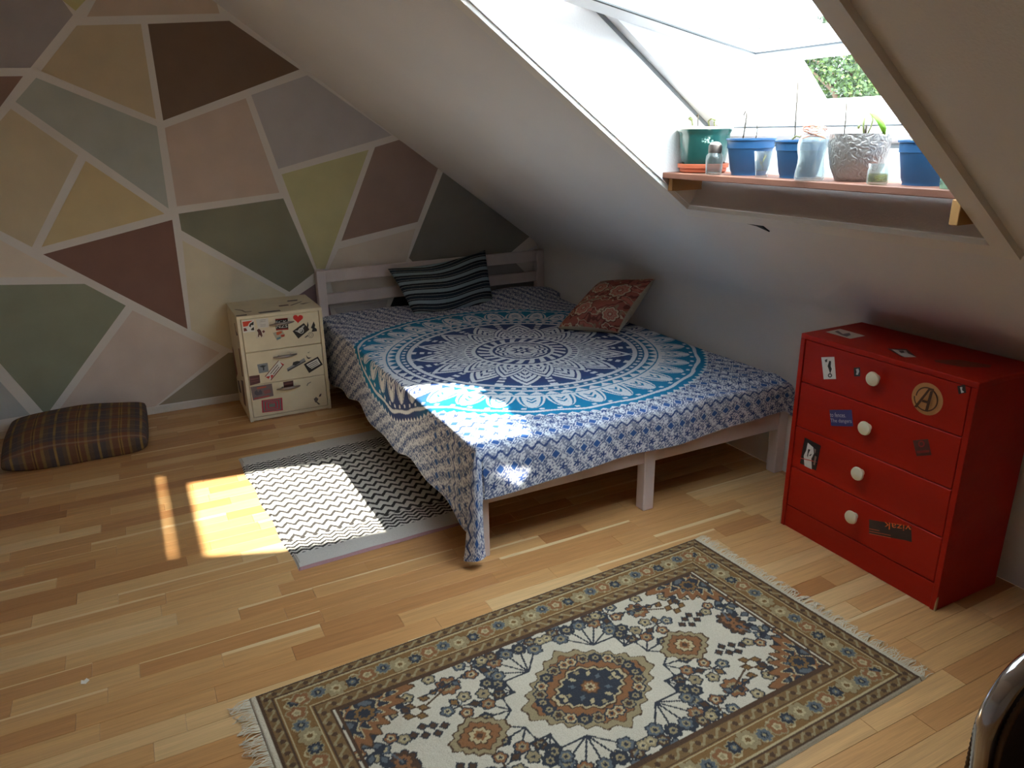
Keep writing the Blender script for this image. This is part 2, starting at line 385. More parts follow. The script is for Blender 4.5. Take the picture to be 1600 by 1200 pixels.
# ------------------------------------------------------------------ roof window in the slope
def slab(b, u0, u1, y0, y1, n0, n1, mi=0):
    P = [wp(u0, y0, n0), wp(u1, y0, n0), wp(u1, y1, n0), wp(u0, y1, n0)]
    return b.prism(P, WN*(n1-n0), mi)
tl = .02
slab(B(), -tl, .003, WY0-tl, WY1+tl, -.002, WD+.14).done('trim_1', m_slope, kind='structure')            # lower lining board
slab(B(), WL-.003, WL+tl, WY0-tl, WY1+tl, -.002, WD+.14).done('trim_2', m_slope, kind='structure')
slab(B(), 0, WL, WY1-.003, WY1+tl, -.002, WD+.14).done('trim_3', m_slope, kind='structure')
slab(B(), 0, WL, WY0-tl, WY0+.003, -.002, WD+.14).done('trim_4', m_slope, kind='structure')
# architrave strips round the opening, standing proud of the plaster
aw, ap = .055, .016
slab(B(), -aw, -.004, WY0-aw, WY1+aw, -ap, 0).done('trim_5', m_trim, kind='structure')
slab(B(), WL+.004, WL+aw, WY0-aw, WY1+aw, -ap, 0).done('trim_6', m_trim, kind='structure')
slab(B(), -.004, WL+.004, WY1+.004, WY1+aw, -ap, 0).done('trim_7', m_trim, kind='structure')
slab(B(), -.004, WL+.004, WY0-aw, WY0-.004, -ap, 0).done('trim_8', m_trim, kind='structure')
win = bpy.data.objects.new('window_1', None); win.location = wp(0, (WY0+WY1)/2, WD); link(win, kind='structure'); ORG['window_1'] = np.array(win.location)
fr = .045
m_grey = mat('window_gasket', (44, 50, 54), .6); m_seam = mat('frame_seam', (128, 132, 134), .6)
slab(B(), .0, fr, WY0, WY1, WD, WD+.13).done('frame_bar', m_frame, win)
slab(B(), WL-fr, WL, WY0, WY1, WD, WD+.13).done('frame_bar', m_frame, win)
slab(B(), fr, WL-fr, WY0, WY0+fr, WD, WD+.13).done('frame_bar', m_frame, win)
slab(B(), fr, WL-fr, WY1-fr, WY1, WD, WD+.13).done('frame_bar', m_frame, win)
slab(B(), .0, .006, WY0, WY1, WD-.012, WD+.001).done('gasket', m_seam, win)
slab(B(), fr-.001, fr+.006, WY0+fr, WY1-fr, WD+.03, WD+.045).done('gasket', m_seam, win)
slab(B(), .006, WL-.006, WY1-.005, WY1, WD-.012, WD+.001).done('gasket', m_seam, win)
# centre-hung sash, its foot swung out
PIV = (.565, WD+.06); TH = math.radians(24.7)
def sp(u, y, n):    # sash coordinates about the pivot
    return wp(PIV[0]+u*math.cos(TH)+n*math.sin(TH), y, PIV[1]-u*math.sin(TH)+n*math.cos(TH))
def sslab(u0, u1, y0, y1, n0, n1):
    P = [sp(u0, y0, n0), sp(u1, y0, n0), sp(u1, y1, n0), sp(u0, y1, n0)]
    return B().prism(P, sp(0, 0, n1)-sp(0, 0, n0))
SB, SS = .115, .108                                # widths of the sash's cross bars and side bars
yA, yB = WY0+fr+.004, WY1-fr-.004
sslab(-.502, -.502+SB, yA, yB, -.03, .03).done('sash_bar', m_frame, win)
sslab(.515-.075, .515, yA, yB, -.03, .03).done('sash_bar', m_frame, win)
sslab(-.502+SB, .44, yA, yA+.075, -.03, .03).done('sash_bar', m_frame, win)
sslab(-.502+SB, .44, yB-SS, yB, -.03, .03).done('sash_bar', m_frame, win)
sslab(-.502+SB-.004, .444, yA+.071, yB-SS+.004, -.004, .004).done('pane', m_glass, win)
for a, bb, c, d in ((-.502+SB-.004, -.502+SB+.008, yA+.071, yB-SS+.004), (-.502+SB+.008, .444, yB-SS-.008, yB-SS+.004), (-.502+SB+.008, .444, yA+.071, yA+.083)):
    P = [sp(a, c, -.034), sp(bb, c, -.034), sp(bb, d, -.034), sp(a, d, -.034)]; B().prism(P, sp(0, 0, -.029)-sp(0, 0, -.034)).done('gasket', m_grey, win)
# dark chip under the opening
def sl_px(u, v, off=0.):
    d = ray(u, v); n = WN; t = ((WO-n*off-CAM)@n)/(d@n); return CAM+d*t
tag(B().prism([sl_px(1162, 346.5), sl_px(1184, 349.5), sl_px(1189, 350), sl_px(1203, 361), sl_px(1183, 352)], -WN*.004).done('plaster_crack', mat('dark_chip', (50, 52, 54), .8)),
    'dark pointed chip in the white sloping plaster under the roof window', 'chip')

# ------------------------------------------------------------------ stickers: flat print cut to shape
MC = {}
def flat(c):
    k = tuple(c)
    if k not in MC: MC[k] = mat('print_%d_%d_%d' % k, c, .55, noise=.05, nscale=60)
    return MC[k]
def textpolys(s):
    cu = bpy.data.curves.new('t', 'FONT'); cu.body = s; cu.resolution_u = 2; o = bpy.data.objects.new('t', cu); COL.objects.link(o); bpy.context.view_layer.update()
    me = bpy.data.meshes.new_from_object(o.evaluated_get(bpy.context.evaluated_depsgraph_get()))
    V = np.array([v.co[:2] for v in me.vertices]); Fc = [list(p.vertices) for p in me.polygons]
    bpy.data.objects.remove(o); bpy.data.curves.remove(cu); bpy.data.meshes.remove(me)
    V = (V-V.min(0))/(V.max(0)-V.min(0)); return V, Fc
def sticker(parent, ax, val, sgn, layers, label=None, name='sticker', fit=None):
    """layers: (points in pixels, colour) or ('text', string, quad in pixels BL BR TR TL, colour), laid on the plane ax = val"""
    V, Fc, mi, cols = [], [], [], []
    for i, Ly in enumerate(layers):
        off = val+sgn*(.0006+.00025*i)
        if Ly[0] == 'text':
            tv, tf = textpolys(Ly[1]); q = [plane(*p, ax, off) for p in Ly[2]]; col = Ly[3]
            pts = [(1-a)*(1-b_)*q[0]+a*(1-b_)*q[1]+a*b_*q[2]+(1-a)*b_*q[3] for a, b_ in tv]; fs = tf
        elif Ly[0] == 'world':
            pts = []; col = Ly[2]
            for p in Ly[1]: p = np.array(p, float); p[ax] = off; pts.append(p)
            fs = [list(range(len(pts)))]
        else:
            pts = [plane(*p, ax, off) for p in Ly[0]]
            if parent.name == 'body' and ax == 0: pts = [np.array([p[0], min(NY0+(p[1]-NY0)*.86, NY1-.008), p[2]]) for p in pts]
            if fit: pts = [np.array([p[0], min(NY0+(p[1]-NY0)*fit, NY1-.008), p[2]]) for p in pts]
            fs = [list(range(len(pts)))]; col = Ly[1]
        if tuple(col) not in cols: cols.append(tuple(col))
        o = len(V); V += list(pts); Fc += [[j+o for j in f] for f in fs]; mi += [cols.index(tuple(col))]*len(fs)
    ob = raw(name, V, Fc, [flat(c) for c in cols], parent, mi=mi)
    if label: ob['label'] = label
    return ob
def ring(c, R, r, n=28, a0=0, a1=360):
    out = []
    for k in range(n):
        t0, t1 = math.radians(a0+(a1-a0)*k/n), math.radians(a0+(a1-a0)*(k+1)/n)
        out.append([(c[0]+q*math.cos(t), c[1]+q*math.sin(t)) for q, t in ((R, t0), (R, t1), (r, t1), (r, t0))])
    return out

# ------------------------------------------------------------------ cream bedside cabinet
m_cream = mat('cream_paint', (222, 210, 180), .5, noise=.06, nscale=9, bump=.05)
m_handle = mat('brushed_metal', (150, 142, 138), .35, metal=.8)
NX0, NX1, NY0, NY1, NZ = .436, .864, 3.879, 4.262, .568
ns = root('bedside_cabinet', ((NX0+NX1)/2, (NY0+NY1)/2, 0), 'cream three-drawer bedside cabinet covered in stickers beside the bed', 'cabinet')
t_ = .016
b = B(); b.box((NX0, NY0, 0), (NX0+t_, NY1, NZ-t_+.001)).box((NX1-t_, NY0, 0), (NX1, NY1, NZ-t_+.001)).box((NX0-.0006, NY0-.0006, NZ-t_), (NX1+.0006, NY1, NZ), .0015).box((NX0+t_-.001, NY0+.0006, .004), (NX1-t_+.001, NY1-.02, .02)).box((NX0+.005, NY1-.01, .01), (NX1-.005, NY1-.002, NZ-.005))
body = b.done('body', m_cream, ns)
B().box((NX0+.012, NY0+.12, .015), (NX1-.012, NY0+.126, NZ-.012)).done('inner_panel', m_cream, ns)
dz = [(.376, .550), (.199, .373), (.022, .196)]; drw = []
for z0, z1 in dz:
    d = B().box((NX0+.019, NY0+.001, z0), (NX1-.019, NY0+.3, z1), .0025).done('drawer', m_cream, ns); drw.append(d)
A = lambda x, y: (345+x/9.41, 450+y/9.41)
Bc = lambda x, y: (370+x/9.6, 540+y/9.6)
for d, p0, p1 in ((drw[0], A(714, 545), A(1075, 490)), (drw[1], Bc(545, 182), Bc(900, 125)), (drw[2], Bc(600, 660), Bc(950, 600))):
    a_, c_ = plane(*p0, 1, NY0-.015), plane(*p1, 1, NY0-.015); b = B(); pts, rr = [], []
    for k in range(13):
        t = k/12; pts.append(a_*(1-t)+c_*t+np.array([0, -.012*math.sin(math.pi*t), 0])); rr.append(.0035+.0045*math.sin(math.pi*t))
    b.tube(pts, rr, 10)
    for t in (.25, .75): q = a_*(1-t)+c_*t; b.tube([q+np.array([0, -.006, 0]), np.array([q[0], NY0+.002, q[2]])], .004, 8)
    b.done('handle', m_handle, d, smooth=50)
K, W_, G_, R_d = (38, 34, 34), (225, 222, 214), (120, 116, 112), (196, 48, 34)
q = lambda f, L: [f(*p) for p in L]
S = lambda d, L, lab=None: sticker(d, 1, NY0+.001, -1, L, lab)
S(drw[0], [(q(A, [(308, 483), (485, 463), (502, 640), (328, 660)]), W_), (q(A, [(318, 498), (470, 478), (420, 515), (395, 560), (330, 572)]), (214, 70, 40)),
   (q(A, [(415, 560), (430, 525), (482, 492), (482, 545), (445, 545), (440, 580)]), K), (q(A, [(335, 590), (370, 590), (392, 628), (340, 640)]), (120, 50, 40)), (q(A, [(445, 605), (485, 570), (492, 620), (450, 622)]), K)])
S(drw[0], [(q(A, [(515, 460), (695, 440), (705, 575), (545, 592)]), (212, 208, 200))]+[(q(A, [(580, y_), (660, y_-8), (660, y_-3), (580, y_+6)]), (150, 146, 140)) for y_ in (470, 492, 540, 560)])
S(drw[0], [(q(A, [(800, 455), (982, 440), (995, 612), (812, 626)]), K), (q(A, [(800, 455), (982, 440), (983, 460), (802, 475)]), (150, 40, 32)), (q(A, [(811, 604), (993, 592), (995, 612), (812, 626)]), (150, 40, 32)),
   ('text', 'FCK', q(A, [(812, 525), (975, 512), (972, 470), (810, 483)]), W_), ('text', 'NZS', q(A, [(820, 590), (982, 578), (978, 535), (816, 548)]), W_)])
hp = []
for k in range(32):
    t = 2*math.pi*k/32; hp.append(A(1135+4.6*16*math.sin(t)**3, 448-4.3*(13*math.cos(t)-5*math.cos(2*t)-2*math.cos(3*t)-math.cos(4*t))))
S(drw[0], [(hp, (206, 36, 28))], 'red heart sticker')
S(drw[0], [(q(A, [(1055, 635), (1220, 515), (1305, 610), (1140, 745)]), K), (q(A, [(1085, 630), (1130, 622), (1160, 600), (1205, 555), (1235, 550), (1205, 600), (1195, 640), (1150, 660)]), (180, 178, 174))]+[(r_, W_) for r_ in [[A(*p) for p in s_] for s_ in ring((1180, 628), 42, 34, 16)]])
S(drw[0], [(q(A, [(500, 590), (660, 600), (650, 720), (520, 745)]), (214, 204, 182)), (q(A, [(530, 620), (560, 598), (590, 625), (605, 668), (612, 700), (600, 728), (585, 700), (565, 690), (560, 722), (545, 715), (550, 660)]), (84, 44, 46)), (q(A, [(605, 640), (630, 618), (652, 642), (625, 662)]), (110, 50, 52))])
S(drw[0], [(q(A, [(765, 660), (905, 622), (945, 700), (825, 775)]), (176, 170, 150)), (q(A, [(815, 650), (890, 632), (905, 655), (850, 690), (822, 690)]), (206, 100, 58)), (q(A, [(820, 735), (880, 715), (880, 745), (828, 762)]), (96, 130, 140)), (q(A, [(880, 690), (940, 680), (935, 715), (890, 722)]), (190, 76, 52))])
S(drw[0], [(q(A, [(1325, 585), (1345, 540), (1365, 490), (1388, 545), (1380, 580), (1410, 600), (1415, 635), (1335, 645), (1350, 600)]), K)]+[([A(*p) for p in s_], (90, 86, 82)) for s_ in ring((1322, 692), 42, 36, 16)+ring((1322, 692), 22, 17, 12)]+[(q(A, [(1228, 728), (1270, 695), (1290, 700), (1250, 730)]), (80, 74, 70)), (q(A, [(1262, 600), (1270, 530), (1278, 495), (1290, 545), (1282, 610)]), K)])
S(drw[1], [(q(Bc, [(305, 285), (460, 258), (480, 390), (335, 418)]), (132, 140, 146)), (q(Bc, [(335, 315), (385, 295), (445, 300), (410, 320), (412, 370), (395, 375), (390, 330)]), (50, 56, 62))])
S(drw[1], [(q(Bc, [(420, 462), (625, 220), (715, 280), (515, 520)]), W_), (q(Bc, [(420, 462), (625, 220), (632, 226), (428, 470)]), (110, 48, 40)), (q(Bc, [(505, 514), (700, 275), (712, 282), (515, 522)]), (110, 48, 40)), (q(Bc, [(648, 245), (710, 285), (680, 295)]), R_d), (q(Bc, [(430, 470), (500, 455), (480, 500)]), R_d), (q(Bc, [(510, 440), (555, 445), (515, 500)]), R_d),
   (q(Bc, [(500, 420), (610, 285), (620, 292), (510, 427)]), (110, 90, 84)), (q(Bc, [(540, 430), (630, 315), (640, 322), (550, 437)]), (110, 90, 84))])
S(drw[1], [(q(Bc, [(750, 345), (1010, 185), (1035, 240), (765, 390)]), (142, 144, 146)), (q(Bc, [(835, 290), (845, 250), (890, 235), (920, 230), (960, 245), (880, 300)]), (52, 52, 54)), (q(Bc, [(760, 365), (1030, 225), (1035, 240), (765, 390)]), (70, 70, 72))])
S(drw[1], [(q(Bc, [(1005, 280), (1215, 165), (1290, 285), (1085, 412)]), K), (q(Bc, [(1040, 285), (1208, 195), (1255, 275), (1120, 350), (1085, 325)]), W_)]+[(q(Bc, [(1070+i_*16, 292+i_*22), (1200+i_*14, 225+i_*20), (1203+i_*14, 232+i_*20), (1074+i_*16, 300+i_*22)]), K) for i_ in range(3)])
S(drw[1], [(q(Bc, [(1038, 138), (1068, 178), (1122, 178), (1080, 200), (1055, 190)]), K), (q(Bc, [(1060, 100), (1078, 102), (1092, 82), (1085, 108), (1068, 112)]), (96, 90, 84))])
S(drw[1], [(q(Bc, [(185, 460), (340, 440), (352, 560), (200, 600)]), (92, 52, 52)), (q(Bc, [(205, 500), (325, 480), (328, 500), (210, 520)]), (120, 74, 72)), (q(Bc, [(208, 540), (330, 518), (332, 530), (210, 552)]), (120, 74, 72))])
S(drw[2], [(q(Bc, [(205, 622), (525, 570), (552, 755), (245, 822)]), (124, 108, 108)), (q(Bc, [(300, 630), (440, 606), (442, 628), (305, 652)]), (196, 96, 74)), (q(Bc, [(255, 790), (490, 745), (492, 762), (262, 806)]), (190, 76, 70)), (q(Bc, [(395, 680), (490, 650), (515, 700), (420, 730)]), (150, 92, 92)),
   (q(Bc, [(265, 690), (300, 665), (320, 700), (350, 660), (380, 690), (385, 730), (300, 750), (268, 730)]), (86, 84, 92))])
cr_ = [(370, 822), (680, 780), (692, 970), (382, 1008)]; cc = np.mean(cr_, 0); cl_ = []
for i_, f_ in enumerate((1, .86, .72, .58, .44, .3)): cl_.append((q(Bc, [tuple(cc+(np.array(p)-cc)*f_) for p in cr_]), ((190, 52, 76), (110, 122, 118))[i_ % 2]))
S(drw[2], cl_)
S(drw[2], [(q(Bc, [(695, 548), (845, 522), (852, 612), (708, 638)]), (84, 46, 44)), (q(Bc, [(715, 575), (835, 555), (837, 568), (718, 590)]), (116, 70, 64))])
S(drw[2], [(q(Bc, [(1155, 800), (1190, 770), (1225, 800), (1205, 840), (1255, 880), (1225, 885), (1195, 855), (1175, 850)]), (96, 86, 80)), (q(Bc, [(1230, 770), (1240, 735), (1270, 715), (1262, 760)]), (84, 70, 74))])
S(drw[2], [(q(Bc, [(1045, 600), (1060, 565), (1110, 540), (1115, 552), (1075, 575), (1058, 608)]), (140, 134, 122))])
E6 = lambda x, y: (340+x/6., 460+y/6.)
for L_, c_ in (([(105, 460), (128, 462), (176, 720), (150, 728)], (136, 66, 56)), ([(190, 498), (202, 505), (238, 768), (226, 760)], (110, 78, 60)), ([(172, 778), (190, 790), (214, 905), (196, 893)], (86, 70, 66)), ([(212, 788), (236, 806), (264, 1045), (240, 1010)], (92, 62, 56)), ([(150, 262), (158, 264), (168, 330), (190, 382), (172, 380)], (110, 90, 76))):
    sticker(body, 0, NX0, -1, [(q(E6, L_), c_)])
for L_, c_ in (([(935, 145), (1085, 130), (1078, 152), (935, 165)], (84, 70, 66)), ([(820, 232), (958, 215), (982, 234), (840, 252)], (104, 78, 72)), ([(535, 348), (858, 314), (880, 335), (570, 368)], (92, 84, 82)), ([(215, 397), (378, 378), (380, 402), (228, 414)], (92, 78, 74)), ([(170, 285), (200, 280), (300, 300), (350, 332), (440, 320), (440, 330), (345, 345), (285, 312)], (126, 110, 92)), ([(985, 235), (1145, 165), (1160, 172), (1020, 238)], (110, 96, 84)), ([(1120, 210), (1300, 180), (1190, 218)], (112, 100, 90))):
    sticker(body, 2, NZ, 1, [(q(A, L_), c_)], fit=.76)

# ------------------------------------------------------------------ red chest of drawers
m_red = mat('red_paint', (166, 25, 6), .5, spec=.25, noise=.14, nscale=5, bump=.10, bscale=26, stretch=(1, .12, 1.6))
m_knob = mat('ivory_knob', (226, 216, 186), .35)
m_bare = mat('bare_chipped_wood', (176, 150, 112), .8)
CX0, CX1, CY0, CY1, CZ = 2.045, 2.352, 1.145, 1.772, .748
ch = root('chest_of_drawers', ((CX0+CX1)/2, (CY0+CY1)/2, 0), 'bright red painted chest with four drawers, ivory knobs and stickers by the knee wall', 'chest')
b = B(); t_ = .018
b.box((CX0, CY0, 0), (CX1, CY0+t_, CZ-.017), .001).box((CX0, CY1-t_, 0), (CX1, CY1, CZ-.017), .001).box((CX0-.0006, CY0-.0006, CZ-.018), (CX1, CY1+.0006, CZ), .002).box((CX0+.004, CY0+t_, 0), (CX0+.02, CY1-t_, .088), .0015).box((CX1-.012, CY0+.004, 0), (CX1-.004, CY1-.004, CZ-.004))
cbody = b.done('body', m_red, ch)
B().box((CX0+.12, CY0+.01, .05), (CX0+.128, CY1-.01, CZ-.01)).done('inner_panel', m_red, ch)
cz = [(.577, .7285), (.409, .574), (.248, .406), (.091, .245)]; cdr = []
for z0, z1 in cz: cdr.append(B().box((CX0+.002, CY0+.021, z0), (CX0+.27, CY1-.021, z1), .002).done('drawer', m_red, ch))
for d, p in zip(cdr, ((1364, 592), (1351, 669), (1340, 740), (1330, 808))):
    k = plane(*p, 0, CX0-.018); k[0] = CX0+.002
    B().lathe(k, [(0, 0), (.011, 0), (.009, .008), (.011, .012), (.0205, .016), (.0235, .021), (.0218, .026), (.014, .0295), (0, .031)], 24, (-1, 0, 0)).done('knob', m_knob, d, smooth=40)
for y_, s_ in ((CY1, 1), (CY0, -1)):
    B().prism([(CX0-.0005, y_-.004*s_, 0), (CX0-.0005, y_+.0006*s_, 0), (CX0-.0005, y_+.0006*s_, .10 if s_ > 0 else .05), (CX0-.0005, y_-.003*s_, .06 if s_ > 0 else .03)], (.008, 0, 0)).done('chipped_edge', m_bare, ch)
D = lambda x, y: (1210+x/4.571, 500+y/4.571)
S = lambda d, L, lab=None: sticker(d, 0, CX0+.002, -1, L, lab)
S(cdr[0], [(q(D, [(335, 266), (428, 263), (440, 421), (352, 423)]), (226, 222, 216)), (q(D, [(392, 290), (405, 295), (402, 330), (410, 350), (398, 385), (388, 350), (380, 330)]), K), (q(D, [(360, 285), (378, 278), (376, 300), (364, 302)]), (70, 68, 66))]+[([D(*p) for p in s_], K) for s_ in ring((397, 396), 15, 8, 14)], 'white sticker with a black drawing')
S(cdr[0], [(q(D, [(566, 340), (612, 338), (612, 402), (570, 404)]), K), (q(D, [(582, 352), (600, 346), (606, 368), (596, 392), (582, 390), (588, 372)]), (190, 190, 188))])
kc = plane(*D(1088, 565), 0, CX0); RR = .0495; cir = lambda r, n=36: [(0, kc[1]+r*math.cos(2*math.pi*i/n), kc[2]+r*math.sin(2*math.pi*i/n)) for i in range(n)]
lw_ = [('world', cir(RR), (196, 138, 84))]
for k in range(32):
    t0, t1 = 2*math.pi*k/32, 2*math.pi*(k+1)/32
    lw_.append(('world', [(0, kc[1]+r*math.cos(t), kc[2]+r*math.sin(t)) for r, t in ((.037, t0), (.037, t1), (.033, t1), (.033, t0))], (78, 44, 26)))
lg = lambda L: [(0, kc[1]-a_*.05, kc[2]+c_*.05) for a_, c_ in L]
lw_ += [('world', lg([(-.62, -.66), (-.44, -.66), (.18, .62), (.42, .66), (.42, .78), (.12, .78)]), (78, 44, 26)), ('world', lg([(.10, -.70), (.28, -.70), (.40, .66), (.22, .60)]), (78, 44, 26)), ('world', lg([(-.2, -.20), (.3, -.20), (.3, -.06), (-.13, -.06)]), (78, 44, 26))]
S(cdr[0], lw_, 'round tan sticker with a letter A in a ring')
S(cdr[0], [(q(D, [(1306, 472), (1362, 460), (1370, 520), (1316, 530)]), K), (q(D, [(1325, 480), (1342, 478), (1340, 500), (1356, 515), (1335, 522), (1330, 500)]), (196, 194, 190))])
S(cdr[1], [(q(D, [(393, 642), (551, 642), (563, 760), (405, 756)]), (58, 58, 112)), ('text', 'to fences.', q(D, [(398, 692), (510, 696), (508, 664), (396, 660)]), (196, 190, 200)), ('text', 'The dangers', q(D, [(404, 738), (552, 744), (550, 708), (400, 704)]), (196, 190, 200))], 'blue sticker with white lettering')
S(cdr[1], [(q(D, [(988, 860), (1098, 850), (1122, 965), (1016, 973)]), (86, 40, 34)), ([D(*p) for p in ring((1050, 885), 24, 0.1, 1, 0, 360)[0]], (86, 40, 34))]+[([D(*p) for p in s_], (140, 30, 26)) for s_ in ring((1050, 885), 24, 14, 14)]+[(q(D, [(1015, 935), (1105, 928), (1108, 945), (1018, 953)]), (130, 30, 26))])
Ee = lambda x, y: (1240+x/8.57, 600+y/8.57)
S(cdr[2], [(q(Ee, [(150, 715), (365, 825), (300, 1160), (85, 1060)]), (36, 26, 26)), (q(Ee, [(190, 785), (265, 850), (272, 930), (238, 1000), (245, 1145), (145, 1095), (135, 960), (168, 890)]), (214, 208, 202)), (q(Ee, [(195, 870), (225, 880), (200, 930), (190, 985), (180, 960)]), (50, 40, 40)), (q(Ee, [(228, 940), (248, 935), (225, 965), (205, 960)]), (60, 50, 48)), (q(Ee, [(90, 985), (310, 1040), (308, 1050), (90, 998)]), (190, 70, 60)), (q(Ee, [(275, 860), (300, 880), (290, 930), (282, 920)]), (150, 130, 120)), (q(Ee, [(285, 960), (310, 975), (285, 1090), (262, 1080)]), (140, 116, 106))], 'black and white portrait sticker')
Gg = lambda x, y: (1340+x/16., 790+y/16.)
S(cdr[3], [(q(Gg, [(285, 345), (1340, 530), (1355, 915), (1210, 870), (285, 700)]), (46, 32, 30)), ('text', 'vizak', q(Gg, [(1340, 505), (670, 405), (665, 585), (1335, 655)]), (226, 104, 44))]+[(q(Gg, [(290, y_), (290+l_, y_+l_*.2), (290+l_, y_+l_*.2+16), (290, y_+16)]), (200, 92, 56)) for y_, l_ in ((570, 250), (630, 540), (690, 540))], 'dark sticker with upside-down orange lettering')
T = lambda x, y: (1270+x/9.41, 500+y/9.41)
for L_ in ([(q(T, [(185, 175), (400, 130), (772, 232), (552, 276)]), (206, 196, 182)), (q(T, [(320, 170), (370, 155), (440, 205), (540, 190), (560, 220), (500, 245), (430, 225)]), (104, 92, 92))],
           [(q(T, [(1090, 420), (1380, 425), (1530, 548), (1300, 540)]), (66, 34, 30)), (q(T, [(1160, 432), (1370, 445), (1400, 490), (1525, 545), (1350, 548), (1260, 500)]), (178, 172, 166)), (q(T, [(1260, 455), (1330, 450), (1350, 480), (1300, 490)]), (70, 64, 64))],
           [(q(D, [(1140, 285), (1330, 285), (1550, 322), (1540, 340), (1340, 335), (1150, 300)]), (112, 46, 30))]):
    sticker(cbody, 2, CZ, 1, L_)

# ------------------------------------------------------------------ bed
m_bed = mat('pale_wood_paint', (216, 203, 200), .5, noise=.06, nscale=8, bump=.05, bscale=40, stretch=(1, 1, .3))
m_slat = mat('pine_slats', (190, 160, 120), .7)
BX0, BX1, BYF, BYH = .926, 2.399, 2.098, 4.262
bed = root('bed', ((BX0+BX1)/2, (BYF+BYH)/2, 0), 'white wooden double bed with slatted headboard against the mosaic wall', 'bed')
hy0, hy1 = BYH-.055, BYH-.012
for x0, x1 in ((BX0, BX0+.05), (BX1-.05, BX1)):
    B().box((x0, hy0-.005, 0), (x1, hy1+.005, .702), .003).done('headboard_post', m_bed, bed)
for z0, z1 in ((.630, .700), (.500, .564), (.36, .428), (.205, .30)):
    B().box((BX0+.049, hy0+.01, z0), (BX1-.049, hy1-.008, z1), .003).done('headboard_rail', m_bed, bed)
for x0 in (BX0+.012, BX1-.037):
    B().box((x0, BYF+.01, .205), (x0+.025, hy0+.01, .30), .003).done('side_rail', m_bed, bed)
B().box((BX0+.01, BYF+.006, .205), (BX1-.01, BYF+.031, .30), .003).done('foot_rail', m_bed, bed)
for x0 in (BX0, 1.646, BX1-.05):
    B().box((x0, BYF, 0), (x0+.05, BYF+.05, .298), .003).done('leg', m_bed, bed)
B().box((1.646, BYF+.05, .235), (1.696, hy0, .285), .003).done('centre_beam', m_bed, bed)
B().box((1.646, 3.2, 0), (1.696, 3.25, .236), .003).done('leg', m_bed, bed)
for k in range(15):
    y0 = BYF+.07+k*.138
    B().box((BX0+.03, y0, .284), (BX1-.03, y0+.07, .302), .002).done('slat', m_slat, bed)
tag(B().box((BX0+.02, BYF+.012, .303), (BX1-.012, hy0-.008, .418), .03, seg=3).done('mattress', mat('mattress_cloth', (226, 222, 214), .9), smooth=50), 'white mattress lying on the bed slats under the blue throw', 'mattress')

